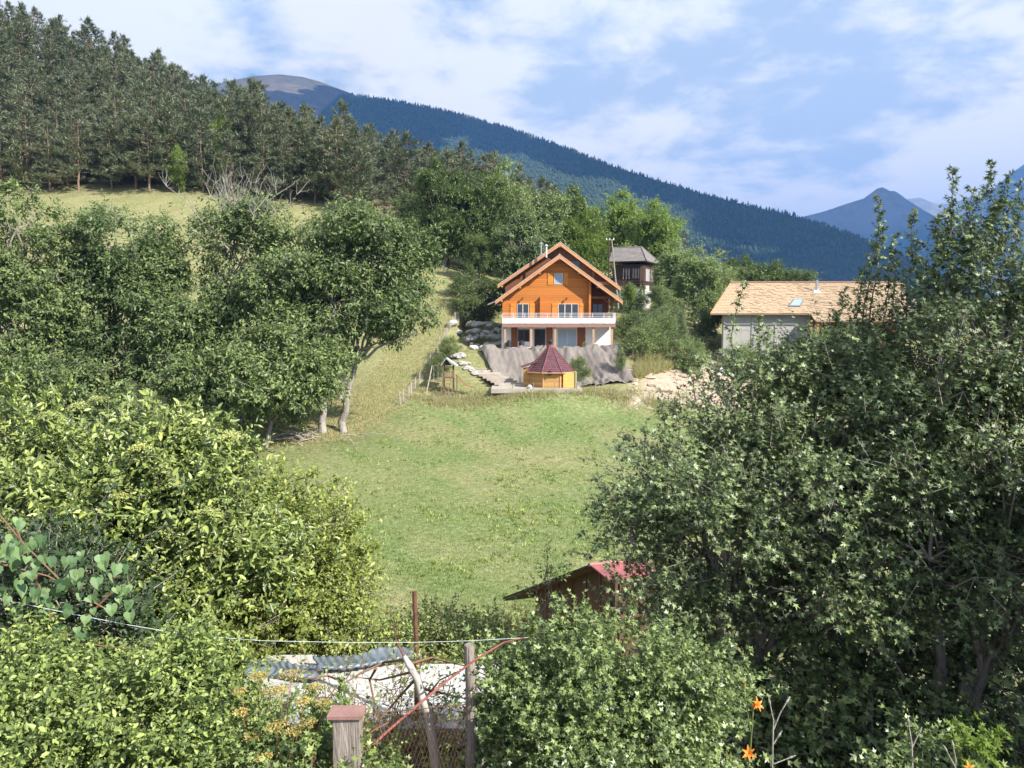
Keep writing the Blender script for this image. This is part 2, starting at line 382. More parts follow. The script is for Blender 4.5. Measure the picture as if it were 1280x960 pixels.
def chain(pts, r0, r1, n=5):
    pts = np.asarray(pts); rr = np.linspace(r0, r1, len(pts)); ex = unit(pts[1:] - pts[:-1]) * rr[1:, None] * .45
    return tubes_np(pts[:-1] - ex * .6, pts[1:] + ex, rr[:-1], rr[1:], n)

def grow(rng, base, lobes, ntwig, twig, k, lsize, kind='rhomb', aspect=1.0, stems=1, r_trunk=0.2, clumps=60, clump_r=0.35,
         up=0.35, droop=0.25, fork=0.35, twigwood=0.5, shell=0.28, spires=(), jit=0.5, twr=0.006, lean=None, out_tw=0.8):
    """one woody plant. base: foot; lobes: [(centre, radii)] of the crown in the same frame.
       returns (wood, foliage) triangle arrays"""
    base = np.array(base, float); C = np.array([l[0] for l in lobes], float); R = np.array([l[1] for l in lobes], float)
    wgt = np.prod(R, 1) ** (2 / 3); wgt = wgt / wgt.sum()
    wood = []
    cen = (C * wgt[:, None]).sum(0)
    foot = [base + (rng.normal(0, .25, 3) * [1, 1, 0] * (stems > 1)) * r_trunk * 4 for _ in range(stems)]
    heads = []
    for f0 in foot:
        top = cen + rng.normal(0, .12, 3) * R.mean(); hd = f0 + (top - f0) * fork
        hd[:2] += rng.normal(0, .04, 2) * np.linalg.norm(top - f0)
        pts = bent(f0, hd, rng, 7, 0.05); wood.append(chain(pts, r_trunk * 1.25, r_trunk * .8, 8)); heads.append(hd)
    # crown limbs
    ncl = clumps; li = rng.choice(len(C), ncl, p=wgt)
    d = unit(rng.normal(0, 1, (ncl, 3))); rr = (1 - shell * rng.random(ncl) ** 1.6)[:, None]
    cc = C[li] + d * R[li] * rr
    limb = {}
    for i in range(len(C)):
        hd = heads[int(np.argmin([np.linalg.norm(h[:2] - C[i][:2]) for h in heads]))]
        pts = bent(hd, C[i], rng, 7, 0.10, 0.05); wood.append(chain(pts, r_trunk * .55, r_trunk * .22, 6)); limb[i] = pts
    for j in range(ncl):
        pts = limb[li[j]]; s = pts[rng.integers(2, len(pts))]
        b_ = bent(s, cc[j], rng, 5, 0.12, 0.04); wood.append(chain(b_, r_trunk * .2, twr * 1.6, 4))
    # twigs gathered round the clump centres
    ci = rng.integers(0, ncl, ntwig); sig = clump_r * (0.6 + 0.8 * rng.random(ncl))
    A = cc[ci] + rng.normal(0, 1, (ntwig, 3)) * sig[ci][:, None] * [1, 1, .75]
    outd = unit((A - C[li[ci]]) / R[li[ci]] ** 1.0)
    Dr = unit(outd * out_tw + rng.normal(0, jit, (ntwig, 3)) + [0, 0, up])
    L = twig * (0.6 + 0.8 * rng.random(ntwig))
    tw = rng.random(ntwig) < twigwood; tq = tw & (rng.random(ntwig) < .22)
    mid = cc[ci]
    if tw.any():
        wood.append(tubes_np(mid[tq], A[tq], np.full(tq.sum(), twr * 1.3), np.full(tq.sum(), twr), 3))
        wood.append(tubes_np(A[tw], (A + Dr * L[:, None])[tw], np.full(tw.sum(), twr), np.full(tw.sum(), twr * .4), 3))
    A2 = [A]; D2 = [Dr]; L2 = [L]
    # long upright shoots
    for (s0, s1, m) in spires:
        pts = bent(s0, s1, rng, 8, 0.04); wood.append(chain(pts, twr * 2.2, twr * .6, 5))
        m = int(m * 1.5)
        for q in range(m):
            t = (q + rng.random() * .5) / m; i0 = min(int(t * 7), 6); pnt = pts[i0] + (pts[i0 + 1] - pts[i0]) * (t * 7 - i0)
            a = q * 2.4; hd = np.array([math.cos(a), math.sin(a), .7]); A2.append(pnt[None]); D2.append(unit(hd)[None])
            L2.append(np.array([twig * (.75 * (1 - t) + .14)]))
    A = np.concatenate(A2); Dr = np.concatenate(D2); L = np.concatenate(L2); n = len(A)
    pos = []; tip = []; nrm = []; sz = []
    up_ = unit(np.cross(Dr, rng.normal(0, 1, (n, 3)))); vv = np.cross(Dr, up_)
    for q in range(k):
        t = (q + .6) / k; a = q * 2.4 + rng.random(n) * .6
        sd = np.cos(a)[:, None] * up_ + np.sin(a)[:, None] * vv
        p_ = A + Dr * (L * t)[:, None]
        tp = unit(sd + Dr * (0.35 + .6 * t) + rng.normal(0, .25, (n, 3)) + [0, 0, -droop])
        nn = unit(rng.normal(0, .42, (n, 3)) + [0, 0, .55] + 0.25 * Dr + 0.75 * SUN)
        pos.append(p_); tip.append(tp); nrm.append(nn); sz.append(lsize * (.42 + .95 * rng.random(n)) * (1.05 - .35 * t))
    fol = leaves(rng, np.concatenate(pos), np.concatenate(tip), np.concatenate(nrm), np.concatenate(sz), kind, aspect)
    return merge(wood), fol
def plant(name, label, cat, base, wood, fol, wmat, fmat, wname='trunk', fname='crown', group=None):
    t = thing(name, label, cat, base, group); b = np.array(base, float)
    a = array_mesh(wname, wood[0] - b, wood[1], wmat, t, smooth=True)
    c = array_mesh(fname, fol[0] - b, fol[1], fmat, t, fol[2])
    return t

# ---------------------------------------------------------------- terrain
CP = []
for (px, py, Y) in [
    (640, 790, 26), (400, 790, 26), (900, 800, 26), (0, 800, 27), (1280, 810, 27),
    (640, 700, 34.5), (300, 700, 34), (1000, 705, 35), (640, 600, 50), (350, 610, 49), (1000, 610, 51), (0, 640, 44), (1280, 640, 48),
    (640, 523, 68), (850, 520, 70), (480, 528, 66), (600, 492, 76), (700, 488, 76.5), (770, 490, 76.5), (545, 490, 76),
    (860, 500, 75), (940, 500, 78), (1100, 510, 80), (1300, 525, 80), (1500, 540, 85),
    (402, 541, 62), (428, 541, 62.5), (320, 560, 58), (200, 575, 57), (60, 590, 56), (-100, 600, 55),
    (500, 505, 71), (520, 480, 77), (545, 440, 86), (570, 400, 96), (600, 362, 108), (470, 470, 80), (500, 420, 92), (540, 370, 106),
    (620, 437.5, 86.5), (700, 437.5, 86.5), (768, 436, 86.5), (700, 434, 100), (580, 436, 87),
    (820, 440, 92), (800, 400, 104), (800, 384, 120), (760, 384, 120), (830, 384, 122), (880, 425, 100), (860, 455, 88),
    (930, 452, 96), (1010, 462, 93), (1120, 462, 96), (1250, 470, 100), (900, 410, 120), (1000, 405, 140), (1150, 410, 150),
    (0, 292, 122), (150, 292, 120), (300, 300, 118), (420, 318, 114), (0, 236, 146), (200, 236, 144), (350, 250, 138), (465, 268, 134),
    (-160, 290, 122), (-160, 230, 146),
    (0, 66, 232), (100, 98, 230), (200, 142, 226), (290, 190, 218), (350, 202, 210), (430, 222, 204), (500, 242, 196), (590, 262, 188), (680, 296, 176), (-200, 20, 235), (-400, -30, 240),
    (560, 318, 132), (640, 330, 140), (740, 352, 150), (0, 90, 290), (200, 160, 280), (400, 240, 270), (600, 285, 250), (750, 345, 210), (900, 395, 210), (1100, 420, 230), (1300, 425, 240)]:
    CP.append(P(px, py, Y))
for x in (-14, 0, 14):
    for (Y, z) in ((-14, -3.6), (0, -3.3), (4, -4.0), (8, -5.3), (12, -6.7), (18, -8.7)): CP.append(np.array([x, Y, z]))
CP = np.array(CP)
def _U(r2): return np.where(r2 > 1e-9, r2 * np.log(np.maximum(r2, 1e-9)), 0) * .5
_n = len(CP); _K = _U(((CP[:, None, :2] - CP[None, :, :2]) ** 2).sum(-1)) + np.eye(_n) * 6.0
_Pm = np.hstack([np.ones((_n, 1)), CP[:, :2]])
_A = np.zeros((_n + 3, _n + 3)); _A[:_n, :_n] = _K; _A[:_n, _n:] = _Pm; _A[_n:, :_n] = _Pm.T
_W = np.linalg.solve(_A, np.concatenate([CP[:, 2], np.zeros(3)]))
def vnoise(x, y, s, seed=0):
    x = np.asarray(x) / s; y = np.asarray(y) / s; xi = np.floor(x); yi = np.floor(y); fx = x - xi; fy = y - yi
    def h(a, b):
        q = np.sin(a * 127.1 + b * 311.7 + seed * 74.7) * 43758.5453; return q - np.floor(q)
    fx = fx * fx * (3 - 2 * fx); fy = fy * fy * (3 - 2 * fy)
    return (h(xi, yi) * (1 - fx) + h(xi + 1, yi) * fx) * (1 - fy) + (h(xi, yi + 1) * (1 - fx) + h(xi + 1, yi + 1) * fx) * fy - .5
def fbm(x, y, s, o=4, seed=0):
    return sum(vnoise(x, y, s / 2 ** i, seed + i) / 2 ** i for i in range(o))
def ground(x, y):
    x = np.asarray(x, float); y = np.asarray(y, float); sh = x.shape; x = x.ravel(); y = y.ravel()
    cx = np.clip(x, -190, 150); cy = np.clip(y, -14, 290); z = np.zeros(len(x))
    for a in range(0, len(x), 20000):
        q = np.stack([cx[a:a + 20000], cy[a:a + 20000]], 1)
        d2 = ((q[:, None] - CP[None, :, :2]) ** 2).sum(-1)
        z[a:a + 20000] = _U(d2) @ _W[:_n] + _W[_n] + q @ _W[_n + 1:]
    out_ = np.hypot(x - cx, y - cy)
    t = np.clip(out_ / 500, 0, 1); t = t * t * (3 - 2 * t)
    far = -70 - 40 * np.clip(out_ / 1500, 0, 1)
    z = z * (1 - t) + far * t
    z += fbm(x, y, 9, 3) * 0.22 * np.clip((y - 20) / 30, 0.2, 1)
    # the level terrace the chalet stands on and the cut bank below it
    x0, x1 = CH_X0 - 3.5, CH_X1 + 1.0
    e = np.maximum(np.maximum(x0 - x, x - x1), np.maximum(CH_Y - y, y - (CH_Y + 22)))
    wgt = np.clip(1 - e / 2.8, 0, 1); wgt = wgt * wgt * (3 - 2 * wgt)
    z = z * (1 - wgt) + CH_Z * wgt
    # pad of the grill hut
    e = np.hypot((x - HUT[0]) * .8, (y - HUT[1])) - 3.0; wgt = np.clip(1 - e / 4.5, 0, 1); wgt = wgt * wgt * (3 - 2 * wgt)
    z = z * (1 - wgt) + (HUT[2] - .22) * wgt
    return z.reshape(sh)
CH_X0, CH_X1 = X(627, 430, 88), X(768, 430, 88)
CH_Y, CH_Z = 84.3, Z(437.5, 86.5)
HUT = P(688, 484, 76.5)
def gz(x, y): return float(ground(np.array([x]), np.array([y]))[0])

def axis(core0, core1, step, lo, hi):
    a = list(np.arange(core0, core1 + .01, step)); s = step; v = core1
    while v < hi: s *= 1.25; v += s; a.append(v)
    s = step; v = core0
    while v > lo: s *= 1.25; v -= s; a.insert(0, v)
    return np.array(a)
gx = axis(-150, 110, 1.3, -9000, 9000); gy = axis(-16, 250, 1.3, -5000, 11000)
GX, GY = np.meshgrid(gx, gy); GZ = ground(GX, GY)
V = np.stack([GX, GY, GZ], -1).reshape(-1, 3); nx, ny = len(gx), len(gy)
i = np.arange(nx - 1)[None, :] + (np.arange(ny - 1) * nx)[:, None]; i = i.ravel()
Tri = np.concatenate([np.stack([i, i + 1, i + nx + 1], 1), np.stack([i, i + nx + 1, i + nx], 1)])
pj = proj(np.where(V[:, 1:2] > 3, V, np.array([[0, 3., -3]])))
# dryness / bare earth of the ground as laid out on the plan
def region(pts, x, y):
    poly = np.array(pts); inside = np.zeros(len(x), bool); j = len(poly) - 1
    for i_ in range(len(poly)):
        xi, yi = poly[i_]; xj, yj = poly[j]
        c = ((yi > y) != (yj > y)) & (x < (xj - xi) * (y - yi) / (yj - yi + 1e-9) + xi); inside ^= c; j = i_
    return inside
def plan(pix): return [tuple(P(a, b, c)[:2]) for a, b, c in pix]
MEADOW = plan([(-400, 700, 36), (-200, 640, 46), (0, 610, 55), (200, 590, 55), (330, 575, 56), (420, 550, 60), (480, 527, 66), (505, 507, 71), (560, 500, 73.5), (640, 499, 74), (760, 502, 73.5), (840, 506, 73), (1000, 520, 72), (1280, 540, 70), (1500, 640, 50)]) + [(40, 22), (-40, 22)]
def dist_in(poly, x, y, soft):
    P_ = np.array(poly); d = np.full(len(x), 1e9)
    for a in range(len(P_)):
        p, q = P_[a], P_[(a + 1) % len(P_)]; e = q - p
        t = np.clip(((x - p[0]) * e[0] + (y - p[1]) * e[1]) / (e @ e), 0, 1)
        d = np.minimum(d, np.hypot(x - p[0] - t * e[0], y - p[1] - t * e[1]))
    s = np.where(region(poly, x, y), d, -d); return np.clip(s / soft * .5 + .5, 0, 1)
x_, y_ = V[:, 0], V[:, 1]
lawn = dist_in(MEADOW, x_ + fbm(x_, y_, 5, 3, 4) * 2, y_ + fbm(x_, y_, 5, 3, 9) * 2, 4.0)
dirtpoly = plan([(770, 506, 73), (800, 480, 80), (850, 458, 86), (905, 455, 92), (940, 470, 88), (920, 508, 74)])
dirt = dist_in(dirtpoly, x_ + fbm(x_, y_, 3, 3, 1) * 2, y_ + fbm(x_, y_, 3, 3, 2) * 2, 2.0)
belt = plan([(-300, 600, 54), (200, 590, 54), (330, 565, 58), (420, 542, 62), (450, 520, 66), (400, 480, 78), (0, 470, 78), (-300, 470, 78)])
brown_mask = dist_in(belt, x_, y_, 6.0)
g = array_mesh('ground', V, Tri, 'bark', None, smooth=True)
g['kind'] = 'structure'
def lawn_dry(x, y):
    yy = np.clip((66 - y) / 34, 0, 1); return np.clip(.40 + .10 * np.sin((x * .93 + y * .37 + 1.2 * fbm(x, y, 12, 2, 3)) * 2.1) + .7 * fbm(x + y * .3, y, 14, 3, 41) + .9 * fbm(x + y * .6, y * .35, 2.2, 4, 43) + .22 * yy - .10 * np.exp(-((y - 62) / 7) ** 2), 0, 1)
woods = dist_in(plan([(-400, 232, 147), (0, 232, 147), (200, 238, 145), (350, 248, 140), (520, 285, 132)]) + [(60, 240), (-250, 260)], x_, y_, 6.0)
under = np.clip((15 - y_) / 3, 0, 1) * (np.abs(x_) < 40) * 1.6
brown_mask = np.maximum(np.maximum(brown_mask, woods * 1.5), under)  # darker brown ground in the tree belt, the wood and the near slope
for nm, arr in (('lawn', lawn), ('dirt', dirt), ('brown_ground', brown_mask), ('dry', lawn_dry(x_, y_))):
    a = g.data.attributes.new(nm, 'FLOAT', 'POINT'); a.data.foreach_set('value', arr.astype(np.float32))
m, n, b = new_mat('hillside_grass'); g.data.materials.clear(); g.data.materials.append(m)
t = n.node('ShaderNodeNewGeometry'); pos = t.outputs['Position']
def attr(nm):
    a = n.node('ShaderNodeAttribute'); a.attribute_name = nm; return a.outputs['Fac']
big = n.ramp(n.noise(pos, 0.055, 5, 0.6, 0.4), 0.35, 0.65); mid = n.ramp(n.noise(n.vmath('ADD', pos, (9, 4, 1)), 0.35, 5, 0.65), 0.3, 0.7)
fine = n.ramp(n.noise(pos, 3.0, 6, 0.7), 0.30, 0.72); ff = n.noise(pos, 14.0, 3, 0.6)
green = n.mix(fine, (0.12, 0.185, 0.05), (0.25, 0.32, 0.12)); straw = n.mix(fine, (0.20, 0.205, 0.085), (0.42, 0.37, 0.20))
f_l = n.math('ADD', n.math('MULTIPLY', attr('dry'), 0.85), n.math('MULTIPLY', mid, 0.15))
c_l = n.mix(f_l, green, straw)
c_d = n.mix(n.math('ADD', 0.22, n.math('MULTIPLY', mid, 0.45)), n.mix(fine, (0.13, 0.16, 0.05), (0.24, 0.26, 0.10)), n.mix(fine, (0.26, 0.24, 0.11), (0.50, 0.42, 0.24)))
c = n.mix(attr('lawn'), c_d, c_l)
c = n.mix(n.math('MULTIPLY', attr('brown_ground'), 0.6, None, True), c, n.mix(fine, (0.09, 0.075, 0.04), (0.24, 0.19, 0.11)))
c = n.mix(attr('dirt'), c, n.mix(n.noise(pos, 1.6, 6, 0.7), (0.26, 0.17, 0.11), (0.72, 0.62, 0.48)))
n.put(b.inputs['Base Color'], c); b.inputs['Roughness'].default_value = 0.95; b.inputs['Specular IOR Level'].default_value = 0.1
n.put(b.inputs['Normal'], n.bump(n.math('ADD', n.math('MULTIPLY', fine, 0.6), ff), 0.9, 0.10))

# ---------------------------------------------------------------- mountains
def mountain(name, ridge, foot_z, slope, rows, cols, amp, mat, seed, convex=1.25, xt=0):
    """ridge: (px, py, Y) of the skyline; the flank runs down toward the valley with gullies"""
    R = np.array([P(*r) for r in ridge]); s = np.linspace(0, len(R) - 1, cols)
    R = np.stack([np.interp(s, np.arange(len(R)), R[:, q]) for q in range(3)], 1)
    V = []; tt = np.concatenate([-np.linspace(1, .08, 8), np.linspace(0, 1, rows)])
    for t in tt:
        drop = (R[:, 2] - foot_z); run = drop / slope
        if t < 0:
            y = R[:, 1] + run * (-t); z = R[:, 2] - drop * (-t); x = R[:, 0] * (y / R[:, 1]) ** .3
        else:
            y = R[:, 1] - run * t; z = R[:, 2] - drop * (t ** convex * .55 + t * .45); x = R[:, 0] - xt * run * t
        nz = fbm(x + y * .35, y * .45, amp * 6.0, 6, seed); env = min(1, abs(t) * 5 + 0.03)
        z = z + nz * amp * env * (1 if t >= 0 else .3)
        V.append(np.stack([x, y, z], 1))
    V = np.array(V); rr, cc_ = V.shape[:2]; i = (np.arange(cc_ - 1)[None] + (np.arange(rr - 1) * cc_)[:, None]).ravel()
    Tr = np.concatenate([np.stack([i, i + cc_, i + cc_ + 1], 1), np.stack([i, i + cc_ + 1, i + 1], 1)])
    o = array_mesh(name, V.reshape(-1, 3), Tr, mat, None, smooth=True); o['kind'] = 'structure'
    return o, V.reshape(-1, 3), Tr
def rockmat(name, a, bb, rock, scale, treeline=None):
    m, n, b = new_mat(name); ge = n.node('ShaderNodeNewGeometry'); p = ge.outputs['Position']
    f = n.noise(p, scale, 7, 0.62, .2); f2 = n.noise(p, scale * 9, 5, 0.65)
    k = n.ramp(n.math('ADD', n.math('MULTIPLY', f, 0.6), n.math('MULTIPLY', f2, 0.4)), 0.38, 0.62)
    c = n.mix(k, a, bb); nz = n.sep(ge.outputs['Normal'])[2]
    c = n.mix(n.math('SUBTRACT', 1.0, n.ramp(n.math('ADD', nz, n.math('MULTIPLY', f2, 0.2)), 0.62, 0.86)), c, rock)
    if treeline:
        zz = n.sep(p)[2]; tl = n.ramp(n.math('ADD', zz, n.math('MULTIPLY', f, treeline[1])), treeline[0], treeline[0] + treeline[2])
        c = n.mix(tl, (0.035, 0.052, 0.028), c)
    n.put(b.inputs['Base Color'], c); b.inputs['Roughness'].default_value = 1; b.inputs['Specular IOR Level'].default_value = 0
    n.put(b.inputs['Normal'], n.bump(f2, 0.8, 8)); M[name] = m
rockmat('forest_floor', (0.030, 0.046, 0.024), (0.05, 0.07, 0.035), (0.05, 0.06, 0.04), 0.004)
rockmat('alp', (0.075, 0.07, 0.045), (0.15, 0.12, 0.09), (0.14, 0.12, 0.10), 0.004)
rockmat('peak', (0.10, 0.11, 0.075), (0.20, 0.17, 0.12), (0.18, 0.165, 0.155), 0.002, (560, 300, 240))
rockmat('peak_far', (0.17, 0.155, 0.10), (0.30, 0.25, 0.17), (0.26, 0.23, 0.20), 0.0012)
RIDGE1 = [(428, 119, 3000), (455, 121, 2980), (500, 128, 2950), (560, 140, 2880), (640, 162, 2800), (700, 183, 2700), (760, 206, 2600), (820, 225, 2500),
          (880, 243, 2400), (940, 258, 2300), (1000, 272, 2200), (1050, 289, 2100), (1100, 308, 2000), (1150, 335, 1900), (1220, 372, 1800), (1300, 410, 1700)]
ob1, MV, MT = mountain('forested_mountain', [(250, 330, 3050), (340, 240, 3040), (385, 170, 3030), (410, 136, 3010)] + RIDGE1, -110, .62, 60, 260, 120, 'forest_floor', 3)
ob2, _, _ = mountain('alpine_meadow_summit', [(150, 250, 3900), (230, 140, 3900), (275, 106, 3900), (285, 101, 3900), (318, 95, 3900), (350, 93, 3900), (378, 96, 3900), (400, 102, 3900), (430, 113, 3880), (480, 135, 3850), (560, 190, 3800)], 60, .55, 40, 120, 60, 'alp', 8)
ob3, _, _ = mountain('blue_peak', [(900, 330, 5200), (985, 275, 5100), (1030, 264, 5000), (1060, 254, 5000), (1080, 248, 4950), (1096, 236, 4900), (1103, 234, 4900), (1112, 239, 4900), (1118, 239, 4900), (1128, 247, 4900), (1145, 258, 4850), (1175, 275, 4800), (1230, 300, 4700), (1320, 345, 4600)], -60, .75, 50, 160, 150, 'peak', 12)
ob4, _, _ = mountain('brown_saddle_ridge', [(1080, 275, 8000), (1125, 250, 8000), (1150, 247, 8000), (1172, 256, 8000), (1192, 254, 7900), (1215, 245, 7800), (1260, 240, 7700), (1350, 230, 7600)], 100, .6, 40, 120, 160, 'peak_far', 21)
ob5, _, _ = mountain('right_peak', [(1130, 330, 6400), (1180, 290, 6300), (1215, 256, 6200), (1240, 238, 6150), (1262, 218, 6100), (1282, 204, 6100), (1320, 190, 6100), (1380, 175, 6000), (1480, 190, 6000)], -40, .8, 50, 140, 190, 'peak', 31)

# firs on the far slopes: past counting, one mass per mountain
def fir_cover(name, V, Tr, n, hmin, hmax, seed, label, keep=None, front=True):
    rng = np.random.default_rng(seed); a, b_, c_ = V[Tr[:, 0]], V[Tr[:, 1]], V[Tr[:, 2]]
    area = np.linalg.norm(np.cross(b_ - a, c_ - a), axis=1); ctr = (a + b_ + c_) / 3; pp = proj(ctr)
    ok = (pp[:, 0] > -20) & (pp[:, 0] < 1300) & (pp[:, 1] < 420) & (pp[:, 1] > 0)
    if keep is not None: ok &= keep(pp, ctr)
    area = area * ok * (3000 / ctr[:, 1]) ** 1.0; k = rng.choice(len(Tr), n, p=area / area.sum())
    u, v = rng.random(n), rng.random(n); f = u + v > 1; u[f] = 1 - u[f]; v[f] = 1 - v[f]
    p = a[k] + (b_ - a)[k] * u[:, None] + (c_ - a)[k] * v[:, None]
    h = hmin + (hmax - hmin) * rng.random(n) ** 1.5; r = h * (.20 + .10 * rng.random(n)); m_ = 4
    an = np.arange(m_) * 2 * math.pi / m_
    ph = rng.random(n)[:, None] * 6
    jj = .75 + .5 * rng.random((n, m_))
    ring = np.stack([np.cos(an + ph) * r[:, None] * jj, np.sin(an + ph) * r[:, None] * jj, h[:, None] * (.05 + .22 * rng.random((n, m_)))], -1)
    Vv = np.concatenate([p[:, None] + ring, (p + np.stack([0 * h, 0 * h, h], 1))[:, None]], 1)
    Ff = np.array([(j, (j + 1) % m_, m_) for j in range(m_)])[None] + (np.arange(n) * (m_ + 1))[:, None, None]
    o = array_mesh(name, Vv.reshape(-1, 3), Ff.reshape(-1, 3), 'fir', None, np.repeat(rng.random(n), m_ + 1))
    return tag(o, label, kind='stuff')
fir_cover('fir_forest', MV, MT, 62000, 7, 16, 5, 'dense dark fir forest covering the long mountain slope')

# clouds that stand over the valley, south of the view, and shade parts of the slopes
_vs = [tuple(v) for v in MV]; _fs = [tuple(map(int, t_)) for t_ in MT]
for o_ in (ob2, ob3, ob5):
    k0 = len(_vs); _vs += [tuple(v.co) for v in o_.data.vertices]; _fs += [tuple(k0 + i_ for i_ in p.vertices) for p in o_.data.polygons]
bvh = BVHTree.FromPolygons(_vs, _fs)
def hit(px, py):
    d = Vector(P(px, py, 1.0)); d.normalize(); h = bvh.ray_cast(Vector((0, 0, 0)), d)[0]
    return None if h is None else np.array(h)
def cloud(label, polys, zc, puff, seed):
    rng = np.random.default_rng(seed); cen = []
    for poly in polys:
        P_ = np.array(poly, float); lo = P_.min(0); hi = P_.max(0); q = lo + (hi - lo) * rng.random((900, 2))
        q = q[region(poly, q[:, 0], q[:, 1])]
        for px, py in q:
            h = hit(px, py)
            if h is not None: cen.append(h + SUN * ((zc - h[2]) / SUN[2]))
    cen = np.array(cen)
    keepc = []
    for c0 in cen:
        if all(np.linalg.norm((c0 - k_)[:2]) > puff * .55 for k_ in keepc): keepc.append(c0)
    import bmesh
    bm = bmesh.new(); bmesh.ops.create_icosphere(bm, subdivisions=2, radius=1); sv = np.array([v.co for v in bm.verts]); sf = np.array([[v.index for v in f.verts] for f in bm.faces]); bm.free()
    Vs = []; Fs = []
    for i_, c0 in enumerate(keepc):
        r = puff * (.6 + .6 * rng.random()); Vs.append(c0 + sv * [r, r, r * .5] * (1 + .12 * rng.normal(0, 1, (len(sv), 1))) + [0, 0, rng.random() * puff * .4]); Fs.append(sf + i_ * len(sv))
    o = array_mesh('cloud', np.concatenate(Vs), np.concatenate(Fs), 'cloud', None, smooth=True); o['kind'] = 'stuff'; o['label'] = label
    return o
SHADE_TOP = [(428, 122), (500, 130), (640, 164), (760, 208), (900, 250), (1000, 276), (1000, 284), (900, 266), (800, 232), (700, 202), (640, 186), (560, 162), (520, 190), (500, 215), (430, 220)]
SHADE_LOW = [(560, 330), (680, 300), (740, 294), (800, 304), (860, 318), (940, 334), (1040, 330), (1110, 345), (1160, 372), (1100, 400), (560, 400)]
cloud('lumpy white cloud over the ridge', [SHADE_TOP], 1750, 105, 1)
cloud('lumpy white cloud over the lower valley', [SHADE_LOW], 1650, 95, 2)

cloud('lumpy white cloud over the far blue peak', [[(990, 262), (1060, 240), (1104, 226), (1150, 250), (1190, 280), (1190, 330), (1100, 335), (1000, 290)]], 1800, 190, 3)
cloud('lumpy white cloud over the peak at the right', [[(1185, 275), (1240, 228), (1300, 190), (1330, 330), (1200, 330)]], 1900, 220, 4)
cloud('small lumpy cloud over the bare summit', [[(280, 120), (330, 118), (370, 130), (420, 112), (440, 200), (280, 200)]], 1850, 120, 5)
# air between here and the mountains
hz = MB().box(-14500, 14500, -7500, 15000, -400, 1420)
hzo = hz.build('haze', 'white'); hm = bpy.data.materials.new('haze_air'); hm.use_nodes = True; hn = NT(hm.node_tree)
hn.n.remove(hn.n['Principled BSDF']); pv = hn.node('ShaderNodeVolumePrincipled')
pv.inputs['Color'].default_value = (0.15, 0.40, 1.0, 1); pv.inputs['Density'].default_value = 1.35e-4; pv.inputs['Anisotropy'].default_value = 0.2
hn.l.new(pv.outputs[0], hn.n['Material Output'].inputs['Volume'])
hzo.data.materials.clear(); hzo.data.materials.append(hm); hzo['kind'] = 'stuff'

# ---------------------------------------------------------------- orange chalet
def window(parent, x0, x1, z0, z1, y, shutters=(), fmat='frame', gmat='glass', mull=1, d=0.06, sm='shutter'):
    """frame ring, mullions and pane set into/onto a wall whose face is at y (facing -y)"""
    f = MB(); w_ = .07
    f.box(x0, x1, y - d, y + .02, z1 - w_, z1); f.box(x0, x1, y - d, y + .02, z0, z0 + w_)
    f.box(x0, x0 + w_, y - d, y + .02, z0 + w_, z1 - w_); f.box(x1 - w_, x1, y - d, y + .02, z0 + w_, z1 - w_)
    for q in range(1, mull + 1):
        xm = x0 + (x1 - x0) * q / (mull + 1); f.box(xm - .045, xm + .045, y - d, y + .02, z0 + w_, z1 - w_)
    fr = f.build('window', fmat, parent)
    MB().box(x0 + w_ * .5, x1 - w_ * .5, y - .02, y + .01, z0 + w_ * .5, z1 - w_ * .5).build('pane', gmat, fr)
    for (a, b_) in shutters:
        sh = MB().box(a, b_, y - .07, y - .005, z0 - .03, z1 + .03).build('shutter', sm, parent)
        for zz in (z0 + .25, z1 - .25): MB().box(a + .05, b_ - .05, y - .10, y - .071, zz - .05, zz + .05).build('shutter_batten', sm, sh)
    return fr
YW = 88.0; YF = 86.0
def cx(px, Y=YW): return X(px, 400, Y)
def courses(mb, rf, rb, ef, eb, n, th=.06, lift=.035):
    """stepped roof courses between ridge (rf->rb) and eave (ef->eb)"""
    rf, rb, ef, eb = map(lambda p: np.array(p, float), (rf, rb, ef, eb))
    nrm = np.cross(rb - rf, ef - rf); nrm /= np.linalg.norm(nrm)
    if nrm[2] < 0: nrm = -nrm
    for i_ in range(n):
        a = i_ / n; b_ = (i_ + 1.12) / n if i_ < n - 1 else 1
        A, B = rf + (ef - rf) * a, rb + (eb - rb) * a; C_, D_ = rb + (eb - rb) * b_, rf + (ef - rf) * b_
        mb.hexa([A - nrm * th, D_ - nrm * th, C_ - nrm * th, B - nrm * th], [A, D_ + nrm * lift, C_ + nrm * lift, B])
ch = thing('chalet', 'orange timber chalet with two stacked gables and long white balcony', 'chalet', (cx(700), YW, CH_Z))
zg = CH_Z; zb0 = Z(408.5, YF); zb1 = Z(403, YF); ztop = Z(391.5, YF)
xl, xw, xr = cx(628), cx(738), cx(766)
ax, az = cx(698.5), Z(318.5, 87); el, er = cx(619.5), cx(776.5); ze = Z(376.5, 87)
slope = (az - ze) / (ax - el)
def zroof(x): return az - abs(x - ax) * slope - .42
